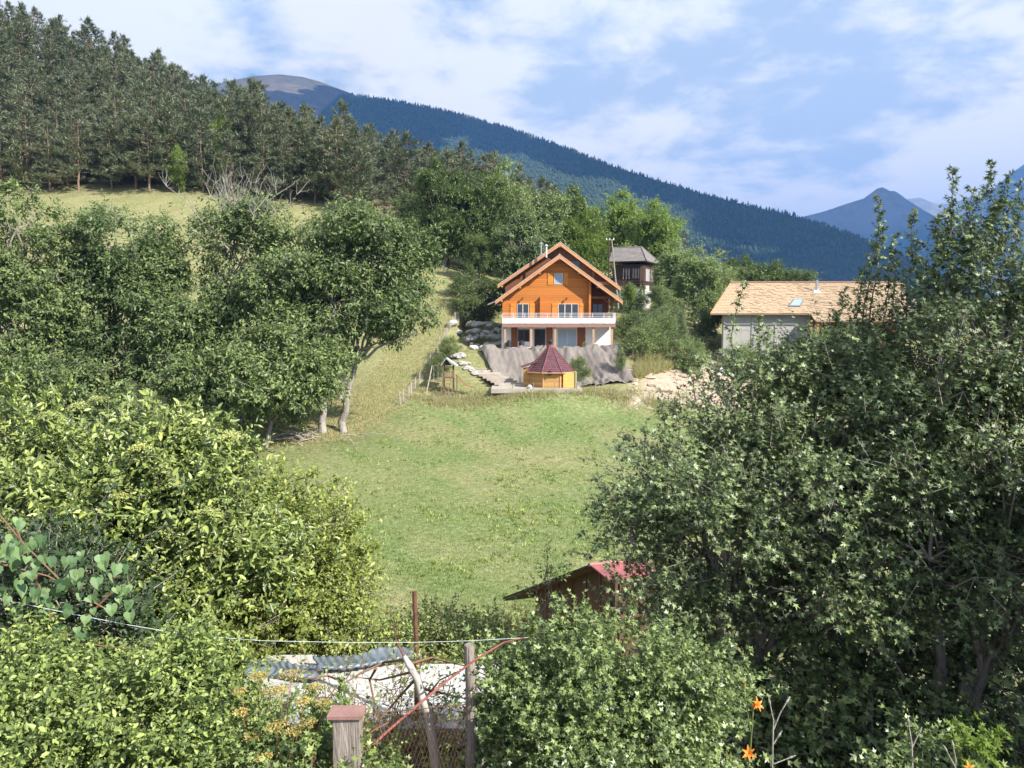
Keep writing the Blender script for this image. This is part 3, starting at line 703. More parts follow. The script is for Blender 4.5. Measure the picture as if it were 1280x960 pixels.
# upper front wall with the loggia left open on the right
wall = MB().prism([(xl, zb1 - .25), (xw, zb1 - .25), (xw, zroof(xw)), (ax, zroof(ax)), (xl, zroof(xl))], YW, YW + .3)
wall.build('wall', 'orange', ch)
MB().box(xl, xl + .3, YW + .3, YW + 11, zb1 - .25, zroof(xl) - .0).build('wall', 'brown_and_shaded_wood', ch)  # left wall: its shade is put into the brown log colour
MB().prism([(xw + .003, zb1 - .2), (xr - .2, zb1 - .2), (xr - .2, zroof(xr)), (xw + .003, zroof(xw))], YW + 2.6, YW + 2.9).build('wall', 'brown_and_shaded_wood', ch)
MB().box(xw - .3, xw, YW + .3, YW + 2.6, zb1 - .25, zroof(xw)).build('wall', 'brown_and_shaded_wood', ch)
# projecting log ends (partition post between the two rooms) and corner posts
for xx in (cx(676), xw - .12, xl + .12):
    MB().box(xx - .12, xx + .12, YW - .5 if xx != xl + .12 else YW - .12, YW, zb1, Z(371, YW) if abs(xx - cx(676)) < .01 else zroof(xx)).build('log_crossing', 'orange', ch)
# loggia parts
for xx in (cx(766) - .15,):
    pt = MB().box(xx - .13, xx + .13, YW - .2, YW + .06, zb1, zroof(xx)).build('loggia_post', 'brown_and_shaded_wood', ch)
MB().box(xw, xr, YW - .15, YW + .05, Z(372, YW) - .13, Z(372, YW) + .13).build('beam', 'brown_and_shaded_wood', ch)
MB().hexa([(xr - .3, YW - .1, Z(381, YW)), (xr - .1, YW - .1, Z(381, YW)), (xr - .1, YW + .05, Z(381, YW)), (xr - .3, YW + .05, Z(381, YW))],
          [(xr - 1.4, YW - .1, Z(372, YW)), (xr - 1.2, YW - .1, Z(372, YW)), (xr - 1.2, YW + .05, Z(372, YW)), (xr - 1.4, YW + .05, Z(372, YW))]).build('brace', 'brown_and_shaded_wood', ch)
window(ch, cx(743), cx(757), Z(401, YW), Z(379, YW), YW + 2.6, fmat='brown_and_shaded_wood')
# roof of the front gable
yf, yb = YW - 1.15, YW + 4.4
def gable_roof(prefix, ax, az, el, er, ze, yf, yb, n, zer=None):
    zer = ze if zer is None else zer
    r = MB(); courses(r, (ax, yf + .05, az), (ax, yb, az), (el, yf + .05, ze), (el, yb, ze), n)
    courses(r, (ax, yf + .05, az), (ax, yb, az), (er, yf + .05, zer), (er, yb, zer), n)
    ro = r.build('roof', 'darkroof', ch)
    s_ = MB().slab((ax, yf + .12, az - .11), (ax, yb, az - .11), (el + .1, yb, ze - .04), (el + .1, yf + .12, ze - .04), .1)
    s_.slab((ax, yf + .12, az - .11), (er - .1, yf + .12, zer - .04), (er - .1, yb, zer - .04), (ax, yb, az - .11), .1)
    s_.build('soffit', 'soffit', ro)
    for (e, z_) in ((el, ze), (er, zer)):
        b_ = MB(); d = np.array([e - ax, 0, z_ - az]); d /= np.linalg.norm(d)
        b_.hexa([(ax, yf, az - .42), (e, yf, z_ - .36), (e, yf + .1, z_ - .36), (ax, yf + .1, az - .42)],
                [(ax, yf, az + .0), (e, yf, z_ + .02), (e, yf + .1, z_ + .02), (ax, yf + .1, az)]).build('barge_board', 'barge', ro)
        MB().hexa([(ax, yf - .03, az + .004), (e, yf - .03, z_ + .024), (e, yf + .12, z_ + .024), (ax, yf + .12, az + .004)],
                  [(ax, yf - .03, az + .06), (e, yf - .03, z_ + .08), (e, yf + .12, z_ + .08), (ax, yf + .12, az + .06)]).build('verge_strip', 'frame', ro)
    MB().tube([(ax, yf, az + .06), (ax, yb, az + .06)], .09, 8).build('ridge_cap', 'darkroof', ro)
    return ro
gable_roof('front', ax, az, el, er, ze, yf, yb, 16)
# purlin ends under the front verge
for fx in (0, -.33, -.66, -.97, .33, .66, .97):
    xx = ax + fx * (er - ax if fx > 0 else ax - el) * .93; zz = az - abs(xx - ax) * slope
    MB().box(xx - .11, xx + .11, yf + .13, YW - .003, zz - .55, zz - .26).build('purlin', 'barge', ch)
# higher gable behind
YB = YW + 4.0
ax2, az2 = X(700.5, 302, YB), Z(303, YB); el2, er2 = X(622, 356, YB), X(776, 360, YB); ze2 = Z(356.5, YB); zer2 = Z(360, YB)
s2 = (az2 - ze2) / (ax2 - el2)
MB().prism([(el2 + .9, zb0), (er2 - 1.6, zb0), (er2 - 1.6, az2 - (er2 - 1.6 - ax2) * s2 - .4), (ax2, az2 - .4), (el2 + .9, az2 - (ax2 - el2 - .9) * s2 - .4)], YB + .9, YB + 1.15).build('wall', 'brown_and_shaded_wood', ch)
gable_roof('back', ax2, az2, el2, er2, ze2, YB - .1, YB + 9, 16, zer2)
for fx in (0, -.93, .5, .93):
    xx = ax2 + fx * (er2 - ax2 if fx > 0 else ax2 - el2); zz = az2 - abs(xx - ax2) * s2
    MB().box(xx - .11, xx + .11, YB + .03, YB + .897, zz - .58, zz - .26).build('purlin', 'barge', ch)
window(ch, X(715, 330, YB), X(726, 330, YB), Z(336, YB), Z(325, YB), YB + .9, fmat='brown_and_shaded_wood', mull=0)
xb = X(742, 350, YB); MB().box(xb - .15, xb + .15, YB + .3, YB + .6, zb0, az2 - (xb - ax2) * s2 - .4).build('loggia_post', 'brown_and_shaded_wood', ch)
MB().box(X(741, 350, YB), er2 - 1.2, YB + .2, YB + .4, Z(356, YB), Z(352, YB)).build('balcony_panel', 'soffit', ch)
MB().box(X(741, 350, YB), er2 - 1.2, YB + .2, YB + .4, Z(370, YB), Z(366, YB)).build('beam', 'soffit', ch)
# small lean-to roof on the far left
MB().slab((el + .3, YW + 2, ze + .3), (el - 1.0, YW + 2, ze - .25), (el - 1.0, YB + 4, ze - .25), (el + .3, YB + 4, ze + .3), .16).build('side_roof', 'darkroof', ch)
# stovepipes on the left slope
for (px, zt, zb_, r, mt) in ((676.5, 305, 320, .10, 'steel'), (683, 307.5, 322, .10, 'metalwhite')):
    q = MB().tube([(X(px, 315, 91), 91, Z(zb_, 91)), (X(px, 315, 91), 91, Z(zt, 91))], r, 10).build('stovepipe', mt, ch)
    MB().tube([(X(px, 315, 91), 91, Z(zt, 91)), (X(px, 315, 91), 91, Z(zt, 91) + .05), (X(px, 315, 91), 91, Z(zt, 91) + .2)], [.2, .2, .03], 10).build('pipe_cowl', mt, q)
# upper openings
window(ch, cx(692.5), cx(703.5), Z(355.5, YW), Z(341.5, YW), YW, [(cx(684.5), cx(691.5)), (cx(704.5), cx(709.5))], gmat='skyglass', mull=0)
window(ch, cx(646), cx(661), Z(402.5, YW), Z(379.5, YW), YW, [(cx(638), cx(645)), (cx(662), cx(669))], mull=1)
window(ch, cx(697.5), cx(723), Z(402.5, YW), Z(379.5, YW), YW, [(cx(690), cx(697)), (cx(724), cx(730))], mull=2)
for px in (653, 708):   # wall lamps
    MB().tube([(cx(px), YW, Z(374, YW)), (cx(px), YW - .35, Z(372.5, YW))], .05, 6).tube([(cx(px), YW - .35, Z(371.5, YW)), (cx(px), YW - .35, Z(374, YW))], [.06, .13], 8).build('wall_lamp', 'black', ch)
# balcony: slab, white skirting panels, rail
bal = MB().box(xl, xr, YF, YW - .003, zb0, zb1).build('balcony_floor', 'soffit', ch)
MB().box(xl - .02, xr + .02, YF - .06, YF, zb0 - .05, zb1).build('fascia', 'capwood', bal)
npan = 10
for k in range(npan):
    a = xl + (xr - xl) * k / npan; b_ = xl + (xr - xl) * (k + 1) / npan
    MB().box(a + .02, b_ - .02, YF - .1, YF - .062, zb1 - .12, Z(397.3, YF)).build('balcony_panel', 'deckwhite', ch)
rl = MB()
for zz in (Z(391.5, YF), Z(393.6, YF), Z(395.6, YF)): rl.box(xl, xr, YF - .07, YF - .03, zz - .025, zz + .025)
rl.build('rail', 'metalwhite', ch)
for k in range(npan + 1):
    a = xl + (xr - xl) * k / npan; MB().box(a - .03, a + .03, YF - .059, YF - .001, zb1, Z(391.2, YF)).build('rail_post', 'metalwhite', ch)
for s_ in (xl, xr):
    q = MB()
    for zz in (Z(391.5, YF), Z(393.6, YF), Z(395.6, YF)): q.box(s_ - .02, s_ + .02, YF, YW, zz - .025, zz + .025)
    for yy in np.arange(YF + .25, YW, .25): q.box(s_ - .012, s_ + .012, yy, yy + .02, zb1, Z(391.5, YF))
    q.build('side_rail', 'metalwhite', ch)
for px in (631.5, 664, 694, 742, 765):
    MB().box(X(px, 420, YF) - .12, X(px, 420, YF) + .12, YF + .1, YF + .34, zg - .3, zb0).build('balcony_post', 'post', ch)
# lower storey: white walls, brown panels, sliding door with curtains
yl = YW + .25
MB().box(xl + .1, cx(668), yl, yl + .3, zg - .4, zb0).build('wall', 'white', ch)
MB().box(cx(668), xr - .1, yl + .002, yl + .3, zg - .4, zb0).build('wall', 'white', ch)
MB().box(xl - .1, xl + .099, yl - .2, yl + 10, zg - .6, zb0).build('wall', 'white', ch)
MB().box(xr - .3, xr, yl + .3, yl + 10, zg - .4, zb0).build('wall', 'white', ch)
MB().box(xl, xr, yl + 10, yl + 10.3, zg - .4, zroof(xl)).build('wall', 'brown_and_shaded_wood', ch)
for (a, b_) in ((639, 647), (683, 691), (722, 732)):
    MB().box(cx(a), cx(b_), yl - .06, yl - .001, zg, zb0 - .05).build('cladding', 'brownpanel', ch)
window(ch, cx(647.5), cx(662), Z(427, yl), Z(412, yl), yl, mull=1, fmat='brown_and_shaded_wood')
window(ch, cx(668), cx(682), Z(436.5, yl), Z(411.5, yl), yl, mull=0, fmat='brown_and_shaded_wood')
window(ch, cx(697.5), cx(721), Z(436.5, yl), Z(411.5, yl), yl, mull=1, fmat='frame', gmat='curtain')
# terrace slab
MB().box(xl - .3, xr + .4, CH_Y + .2, yl - .1, zg - .3, zg + .06).build('terrace', 'palestone', ch)

def deckchair(px, label):
    x = X(px, 432, 85.4); t_ = thing('garden_chair', label, 'chair', (x, 85.4, zg + .06), 'chairs on the chalet terrace')
    MB().box(x - .3, x + .3, 85.1, 85.7, zg + .40, zg + .46).build('seat', 'black', t_)
    MB().tube([(x, 85.72, zg + .42), (x, 85.8, zg + .8), (x, 85.9, zg + 1.1)], [.30, .33, .12], 8).build('backrest', 'black', t_)
    for sx in (-.26, .26):
        for sy in (85.14, 85.66): MB().box(x + sx - .02, x + sx + .02, sy, sy + .04, zg + .06, zg + .40).build('leg', 'black', t_)
    MB().box(x + .35, x + 1.2, 84.9, 85.4, zg + .30, zg + .34).build('footrest', 'fabric', t_)
deckchair(636, 'dark garden chair on the terrace, nearest the left balcony post')
deckchair(652, 'dark garden chair on the terrace, in front of the lower window')
dg = thing('garden_pot', 'small pale pot with a plant by the right terrace post', 'flower pot', (X(731, 436, 85.6), 85.6, zg + .06))
MB().tube([(X(731, 436, 85.6), 85.6, zg + .06), (X(731, 436, 85.6), 85.6, zg + .45)], [.15, .24], 10).build('pot', 'palestone', dg)
rng = np.random.default_rng(5)
_c = np.array([X(731, 436, 85.6), 85.6, zg + .65]); _p = _c + rng.normal(0, .14, (120, 3))
_l = leaves(rng, _p, rng.normal(0, 1, (120, 3)), rng.normal(0, 1, (120, 3)) + [0, 0, 1], np.full(120, .16), 'rhomb', .6)
array_mesh('plant_leaves', _l[0] - np.array(dg.location), _l[1], 'lf_light', dg, _l[2])

# ---------------------------------------------------------------- tarpaulin on the cut bank
def drape():
    nu, nv = 150, 46; top = [(594, 442), (640, 440), (700, 439), (760, 441), (772, 452), (794, 470)]; Vv = []
    rng = np.random.default_rng(2)
    for j in range(nv):
        for i_ in range(nu):
            u = i_ / (nu - 1); v = j / (nv - 1)
            xt = cx(594, 84.6) + (cx(772, 84.6) - cx(594, 84.6)) * u; xb_ = cx(628, 78) + (cx(796, 78) - cx(628, 78)) * u
            x = xt + (xb_ - xt) * v; y = 84.9 - 6.6 * v
            Vv.append((x, y, 0))
    Vv = np.array(Vv); z = ground(Vv[:, 0], Vv[:, 1])
    zt = np.maximum.accumulate(z.reshape(nv, nu)[::-1], 0)[::-1].ravel()
    v = np.repeat(np.linspace(0, 1, nv), nu); x = Vv[:, 0]; y = Vv[:, 1]
    wav = np.abs(fbm(x * 1.0 + y * .35, y * .16, 1.1, 3, 5)) * .75 + np.abs(fbm(x - y * .5, y * .3 + x * .4, .8, 2, 11)) * .5
    Vv[:, 2] = np.maximum(z, z * .4 + zt * .6) + .10 + wav + fbm(x, y, 4, 2, 7) * .25
    i = (np.arange(nu - 1)[None] + (np.arange(nv - 1) * nu)[:, None]).ravel()
    Tr = np.concatenate([np.stack([i, i + nu, i + nu + 1], 1), np.stack([i, i + nu + 1, i + 1], 1)])
    o = array_mesh('tarpaulin', Vv, Tr, 'tarp', None, smooth=True)
    sm = o.modifiers.new('thickness', 'SOLIDIFY'); sm.thickness = .02
    tag(o, 'wrinkled brown-grey ground sheet covering the bank below the chalet', 'tarpaulin')
drape()

# ---------------------------------------------------------------- grill hut
hx, hy, hz_ = HUT; hut = thing('grill_hut', 'octagonal wooden grill hut with steep maroon shingle roof', 'garden hut', HUT)
sc_ = 76.5 / F
def ring(r, z, n=8, a0=math.pi / 8): return [(hx + r * math.cos(a0 + 2 * math.pi * i / n), hy + r * math.sin(a0 + 2 * math.pi * i / n), z) for i in range(n)]
rw = 27.0 * sc_; re_ = 32.0 * sc_; zw = Z(463, hy) - .0; za = Z(434, hy)
rg0, rg1 = ring(rw, hz_ + .12), ring(rw, zw)
for i_ in range(8):
    j_ = (i_ + 1) % 8; c_ = np.array([hx, hy, 0]); o_ = lambda p, s: tuple(c_ * [1, 1, 0] + (np.array(p) - c_) * [s, s, 1])
    mw = 'yellowpanel' if i_ == 5 and False else 'yellowwood'
    MB().hexa([rg0[i_], rg0[j_], o_(rg0[j_], .95), o_(rg0[i_], .95)], [rg1[i_], rg1[j_], o_(rg1[j_], .95), o_(rg1[i_], .95)]).build('wall_panel', mw, hut)
    MB().tube([rg0[i_], rg1[i_]], .07, 6).build('corner_post', 'barge', hut)
re0 = ring(re_, zw - .12); rt = ring(.35, za)
for i_ in range(8):
    j_ = (i_ + 1) % 8; A, B, C_, D_ = map(np.array, (rt[i_], rt[j_], re0[j_], re0[i_])); q = MB(); nn_ = 13
    nr = np.cross(B - A, D_ - A); nr /= np.linalg.norm(nr); nr = nr if nr[2] > 0 else -nr
    for k in range(nn_):
        a = (k / nn_) ** 1.0; b_ = min(1, (k + 1.1) / nn_); kink = lambda t: np.array([0, 0, .22 * (t - 1) * t * -1.0]) * -1.2
        p = [A + (D_ - A) * a + kink(a), A + (D_ - A) * b_ + kink(b_), B + (C_ - B) * b_ + kink(b_), B + (C_ - B) * a + kink(a)]
        q.hexa([x - nr * .05 for x in p], [p[0], p[1] + nr * .03, p[2] + nr * .03, p[3]])
    f_ = q.build('roof_facet', 'redbrown', hut)
    MB().tube([A + kink(0) + nr * .03, A + (D_ - A) * .5 + kink(.5) + nr * .05, D_ + nr * .05], .045, 5).build('hip_cap', 'redcap', f_)
    MB().tube([D_, C_], .06, 4).build('eave_board', 'barge', f_)
MB().tube([(hx, hy, za - .2), (hx, hy, za + .25)], [.42, .36], 12).build('roof_collar', 'redcap', hut)
MB().tube([(hx, hy, za + .2), (hx, hy, za + .55)], .16, 10).tube([(hx, hy, za + .55), (hx, hy, za + .62), (hx, hy, za + .85)], [.28, .26, .04], 10).build('chimney', 'black', hut)
MB().hexa(*[[(hx - rw - .55, hy - .5, z_), (hx - rw * .7, hy - .7, z_), (hx - rw * .7, hy + .9, z_), (hx - rw - .55, hy + .7, z_)] for z_ in (hz_ + .1, Z(460, hy))]).build('side_annex', 'yellowwood', hut)
MB().slab((hx - rw - .8, hy - .8, Z(458, hy)), (hx - rw * .6, hy - .9, Z(451, hy)), (hx - rw * .6, hy + 1, Z(451, hy)), (hx - rw - .8, hy + .9, Z(458, hy)), .1).build('annex_roof', 'redbrown', hut)
xr0, xr1 = X(704, 470, hy - 1.9), X(720, 470, hy - 1.9)
MB().box(xr0, xr1, hy - 1.95, hy - 1.8, hz_ + .12, Z(466, hy - 1.9)).build('side_panel', 'yellowpanel', hut)
MB().box(xr1 - .1, xr1 + .02, hy - 1.96, hy - .5, hz_ + .12, Z(465, hy - 1.9)).build('side_panel', 'yellowpanel', hut)
MB().box(xr1 - .07, xr1 + .07, hy - 2.05, hy - 1.97, hz_ - .4, Z(465, hy - 1.9)).build('corner_post', 'sleeper', hut)
xv = X(687, 467, hy - 2.2); MB().tube([(xv, hy - 2.1, Z(466.5, 74.3)), (xv, hy - 2.35, Z(466.5, 74.3))], [.26, .22], 10).build('hanging_basket', 'black', hut)
MB().box(X(615, 484, hy), X(724, 484, hy), hy - 3.2, hy + 1.5, hz_ - .3, hz_ + .10).build('platform', 'sleeper', hut)
MB().tube([(X(662, 478, 73.6), 73.6, hz_ + .10), (X(662, 478, 73.6), 73.6, hz_ + .3), (X(662, 478, 73.6), 73.6, hz_ + .5)], [.22, .27, .1], 10).build('lantern', 'palestone', hut)

# ---------------------------------------------------------------- garden steps, boulders
st = thing('garden_steps', 'flight of pale sleeper steps climbing beside the ground sheet', 'steps', P(612, 470, 78))
for k in range(11):
    t_ = k / 10; px = 586 + (636 - 586) * t_ + 4; py = 455 + (481 - 455) * t_; Y = 83 - 6.6 * t_; p = P(px, py, Y)
    l = MB().box(p[0] - 1.35, p[0] + 1.35, p[1] - .12, p[1] + .12, p[2] - .2, p[2] + .02); l.build('sleeper', 'sleeper', st)
    MB().box(p[0] - 1.3, p[0] + 1.3, p[1] + .121, p[1] + .66, p[2] - .3, p[2] - .03).build('tread', 'dirt', st)
rng = np.random.default_rng(77)
def rock(p, r, mat, label, rng, group, name='boulder'):
    import bmesh
    bm = bmesh.new(); bmesh.ops.create_icosphere(bm, subdivisions=2, radius=1)
    a = rng.normal(0, 1, (5, 3)); a /= np.linalg.norm(a, axis=1)[:, None]
    for v in bm.verts:
        c0 = np.array(v.co)
        for q in a: d_ = c0 @ q; c0 = c0 - q * max(0, d_ - .62)
        v.co = c0 * (1 + rng.normal(0, .03))
    me = bpy.data.meshes.new(name); bm.to_mesh(me); bm.free(); me.materials.append(M[mat])
    o = bpy.data.objects.new(name, me); COL.objects.link(o); o.location = [float(q) for q in p]; o.scale = (r * rng.uniform(1, 1.6), r * rng.uniform(.7, 1.1), r * rng.uniform(.55, .8))
    o.rotation_euler = (rng.uniform(-.2, .2), rng.uniform(-.2, .2), rng.uniform(0, 6)); return tag(o, label or 'x', 'boulder', group)
for (px, py, Y, r, lab) in ((566, 408, 94.5, .85, 'pale boulder at the left end of the terrace wall, lit by the sun'), (574, 411, 94, .6, 'small pale boulder just right of the leftmost terrace boulder'),
        (582, 409, 94.5, .7, 'pale boulder between the leftmost boulders and the rock wall'),
        (592, 436, 88, .6, 'low boulder in the shade under the rock wall'),
        (606, 437, 87, .6, 'low boulder in the shade near the chalet corner')):
    p = P(px, py, Y); p[2] = gz(p[0], p[1]) + r * .25; rock(p, r, 'palestone', lab, rng, 'boulders of the terrace wall')
rw_ = thing('rock_wall', 'rough wall of stacked grey boulders in the shade of the chalet', 'rock wall', P(600, 415, 90))
for k in range(32):
    row = k // 8; px = 588 + (k % 8) * 4.9 + rng.normal(0, .8) + (row % 2) * 2; Y = 92.2 - row * .5; p = P(px + rng.normal(0, 1.2), 406 + row * 8.0 + rng.normal(0, 1.6), Y + rng.normal(0, .15)); r_ = rng.uniform(.34, .66)
    o = rock(p, r_, 'stone', '', rng, None); del o['label'], o['category']; o.parent = rw_; o.location = Vector(p.tolist()) - rw_.location
rub = []
for k in range(46):
    t_ = rng.random(); px = 566 + t_ * 30 + rng.normal(0, 4); py = 447 + t_ * 18 + rng.normal(0, 4); Y = 84 - t_ * 4; p = P(px, py, Y)
    p[2] = gz(p[0], p[1]) + .1; rub.append((p, .14 + .22 * rng.random()))
import bmesh as _bm
bm = _bm.new()
for p, r in rub:
    import mathutils
    g_ = _bm.ops.create_icosphere(bm, subdivisions=1, radius=r)
    for v in g_['verts']: v.co = Vector([v.co[0] * 1.4 + p[0] + rng.normal(0, .03), v.co[1] + p[1] + rng.normal(0, .03), v.co[2] * .6 + p[2] + rng.normal(0, .02)])
me = bpy.data.meshes.new('rubble'); bm.to_mesh(me); bm.free(); me.materials.append(M['palestone'])
ro = bpy.data.objects.new('rubble', me); COL.objects.link(ro); tag(ro, 'loose pale stones strewn beside the garden steps', kind='stuff')

# ---------------------------------------------------------------- playground tower
def pp(px, py, Y): return tuple(P(px, py, Y))
Yt = 75.2; tw = thing('climbing_tower', 'wooden play tower with grey pitched roof, ladder and slide', 'play tower', P(561, 487, Yt))
gx0 = gz(P(561, 487, Yt)[0], Yt)
xa, xb2 = X(554, 470, Yt), X(566, 470, Yt)
for xx in (xa, xb2):
    for yy in (Yt, Yt + 1.2): MB().box(xx - .05, xx + .05, yy - .05, yy + .05, gx0 - .3, Z(457, Yt)).build('post', 'playwood', tw)
MB().box(xa - .08, xb2 + .08, Yt - .05, Yt + 1.25, Z(473, Yt), Z(472, Yt)).build('platform', 'playwood', tw)
for k in range(5):
    xx = xa + (xb2 - xa) * (k + .5) / 5; MB().box(xx - .05, xx + .05, Yt - .07, Yt - .052, Z(472, Yt), Z(464, Yt)).build('balustrade_board', 'playwood', tw)
apx, apz = X(557.5, 447, Yt), Z(447.5, Yt)
MB().slab((apx, Yt - .3, apz), (apx, Yt + 1.5, apz), (X(551, 457, Yt), Yt + 1.5, Z(457, Yt)), (X(551, 457, Yt), Yt - .3, Z(457, Yt)), .05).build('roof_board', 'playroof', tw)
MB().slab((apx + .02, Yt - .3, apz), (X(572, 457, Yt), Yt - .3, Z(457.5, Yt)), (X(572, 457, Yt), Yt + 1.5, Z(457.5, Yt)), (apx + .02, Yt + 1.5, apz), .05).build('roof_board', 'playroof', tw)
MB().prism([(X(552.5, 456, Yt), Z(456.5, Yt)), (X(565, 456, Yt), Z(456.5, Yt)), (apx, apz - .1)], Yt - .02, Yt + .02).build('gable_board', 'darkwood', tw)
la = MB()
for xx in (xa, xb2 - .2): la.tube([(xx - .25, Yt - .9, gx0 - .1), (xx, Yt - .1, Z(472, Yt))], .04, 5)
la.build('ladder_rail', 'playwood', tw)
for k in range(5):
    t_ = (k + .7) / 5.4; z_ = gx0 + (Z(472, Yt) - gx0) * t_; x0_ = xa - .25 + .25 * t_; MB().tube([(x0_, Yt - .9 + .8 * t_, z_), (x0_ + (xb2 - .2 - xa), Yt - .9 + .8 * t_, z_)], .03, 5).build('rung', 'playwood', tw)
s0 = np.array(pp(570, 470, Yt + .6)); s1 = np.array(pp(583, 483, Yt + .3)); s2_ = np.array(pp(591, 486, Yt + .2))
sm_ = MB()
for (a, b_) in ((s0, s1), (s1, s2_)):
    sm_.hexa([a + [0, -.3, -.05], b_ + [0, -.3, -.05], b_ + [0, .3, -.05], a + [0, .3, -.05]], [a + [0, -.3, 0], b_ + [0, -.3, 0], b_ + [0, .3, 0], a + [0, .3, 0]])
sl_ = sm_.build('slide', 'slide', tw)
MB().tube([s0 + [0, -.3, .12], s1 + [0, -.3, .12], s2_ + [0, -.3, .1]], .05, 5).tube([s0 + [0, .3, .12], s1 + [0, .3, .12], s2_ + [0, .3, .1]], .05, 5).build('slide_edge', 'playwood', sl_)
MB().box(X(571, 470, Yt) - .05, X(571, 470, Yt) + .05, Yt, Yt + .1, gx0 - .3, Z(468, Yt)).build('post', 'playwood', tw)
bx0, bx1 = np.array(pp(540, 457, Yt + .5)), np.array(pp(555, 457, Yt + .5))
MB().tube([bx0, bx1], .06, 6).build('swing_beam', 'playwood', tw)
for dy in (-.9, .9): MB().tube([bx0, (bx0[0] - .5, bx0[1] + dy, gz(bx0[0], bx0[1]) - .1)], .05, 6).build('swing_leg', 'sleeper', tw)
for px in (544.5, 550):
    a = np.array(pp(px, 457, Yt + .5)); q = MB()
    for dx_ in (-.18, .18): q.tube([a + [dx_, 0, 0], a + [dx_, 0, -1.5]], .012, 4)
    q.build('swing_rope', 'rope', tw); MB().box(a[0] - .22, a[0] + .22, a[1] - .1, a[1] + .1, a[2] - 1.54, a[2] - 1.5).build('swing_seat', 'capwood', tw)

# ---------------------------------------------------------------- dark house with hipped roof behind the chalet
Yh = 120.0; dh = thing('timber_house', 'dark timber house with grey hipped roof and white pillars, uphill behind the chalet', 'house', P(790, 384, Yh))
hp = lambda px, py, Y=Yh: np.array(P(px, py, Y))
x0h, x1h, x2h = X(768, 350, Yh), X(803, 350, Yh), X(820, 350, Yh + 4)
ztopw = Z(331, Yh); zmid = Z(358, Yh); zgr = Z(384, Yh)
ftl, fcr, btr = np.array([x0h, Yh]), np.array([x1h, Yh - 1.5]), np.array([x2h, Yh + 4.5])
d1 = fcr - ftl; btl = btr - d1
def block(z0, z1, s=1.0):
    c_ = (ftl + btr) / 2; q = [c_ + (p - c_) * s for p in (ftl, fcr, btr, btl)]
    return [(*p, z0) for p in q], [(*p, z1) for p in q]
MB().hexa(*block(zmid, ztopw, .96)).build('wall', 'darkwood', dh)
MB().hexa(*block(zgr - 1.0, zmid, .80)).build('wall', 'white', dh)
MB().hexa(*block(zmid - .25, zmid, 1.0)).build('balcony_floor', 'darkwood', dh)
b0, b1 = block(Z(328.5, Yh), Z(327.5, Yh), 1.27); e = [np.array(p) for p in b1]
cm = sum(e) / 4; rz = Z(307.5, Yh); r0 = np.array([*(cm[:2] - d1 / np.linalg.norm(d1) * 3.6), rz]); r1 = np.array([*(cm[:2] + d1 / np.linalg.norm(d1) * .9), rz])
rq = MB(); courses(rq, r0, r1, e[0], e[1], 11, .06, .05); ro1 = rq.build('roof', 'darkroof', dh)
rq = MB(); courses(rq, r1, r1 + [.01, .01, 0], e[1], e[2], 11, .06, .05); rq.build('roof', 'darkroof', dh)
rq = MB(); rq.slab(r0, r1, e[2], e[3], .1).slab(r0 - [.01, .01, 0], r0, e[0], e[3], .1); rq.build('roof', 'darkroof', dh)
MB().hexa(b0, [tuple(np.array(p) - [0, 0, .012]) for p in b1]).build('eave_soffit', 'darkwood', dh)
MB().tube([r1 + [0, 0, .05], e[1] + [0, 0, .1]], .1, 6).tube([r0 + [0, 0, .06], r1 + [0, 0, .06]], .1, 6).tube([r1 + [0, 0, .05], e[2] + [0, 0, .1]], .1, 6).build('hip_cap', 'darkroof', ro1)
def on(p, q, t, off=0.0):
    d_ = (q - p); n_ = np.array([d_[1], -d_[0]]); n_ = n_ / np.linalg.norm(n_); return p + d_ * t + n_ * off
c_ = (ftl + btr) / 2; W0, W1, W2 = [c_ + (p - c_) * .96 for p in (ftl, fcr, btr)]
def wallwin(p, q, t0, t1, z0, z1, fm, gm):
    a, b_ = on(p, q, t0, .02), on(p, q, t1, .02); a2, b2 = on(p, q, t0, .10), on(p, q, t1, .10); e_ = (b_ - a) * .1
    f = MB()
    for (s, e2) in ((0, .1), (.45, .55), (.9, 1)):
        A, B, A2, B2 = a + (b_ - a) * s, a + (b_ - a) * e2, a2 + (b2 - a2) * s, a2 + (b2 - a2) * e2
        f.hexa([(*A2, z0), (*B2, z0), (*B, z0), (*A, z0)], [(*A2, z1), (*B2, z1), (*B, z1), (*A, z1)])
    w__ = f.build('window', fm, dh)
    a3, b3 = on(p, q, t0 + .01, .06), on(p, q, t1 - .01, .06)
    MB().hexa([(*a3, z0 + .05), (*b3, z0 + .05), (*b_, z0 + .05), (*a, z0 + .05)], [(*a3, z1 - .05), (*b3, z1 - .05), (*b_, z1 - .05), (*a, z1 - .05)]).build('pane', gm, w__)
wallwin(W0, W1, .28, .50, Z(349, Yh), Z(336, Yh), 'frame', 'glass'); wallwin(W0, W1, .62, .84, Z(349, Yh), Z(336, Yh), 'frame', 'glass')
wallwin(W1, W2, .15, .45, Z(352, Yh), Z(336, Yh), 'frame', 'skyglass'); wallwin(W1, W2, .6, .85, Z(352, Yh), Z(336, Yh), 'frame', 'glass')
for (px, py0, py1, Y) in ((809, 357, 385, 119.5), (820, 330, 357, 124), (802, 331, 357, 118.2), (797, 360, 385, 118.6)):
    x = X(px, 360, Y); MB().box(x - .3, x + .3, Y, Y + .5, Z(py1, Y), Z(py0, Y)).build('pillar', 'white' if py0 > 350 else 'darkwood', dh)
q = MB()
for z_ in (Z(352, Yh), Z(355, Yh)):
    q.tube([(*on(W0, W1, 0, .6), z_), (*on(W0, W1, 1.02, .6), z_), (*on(W1, W2, 1, .6), z_)], .05, 4)
q.build('rail', 'darkwood', dh)

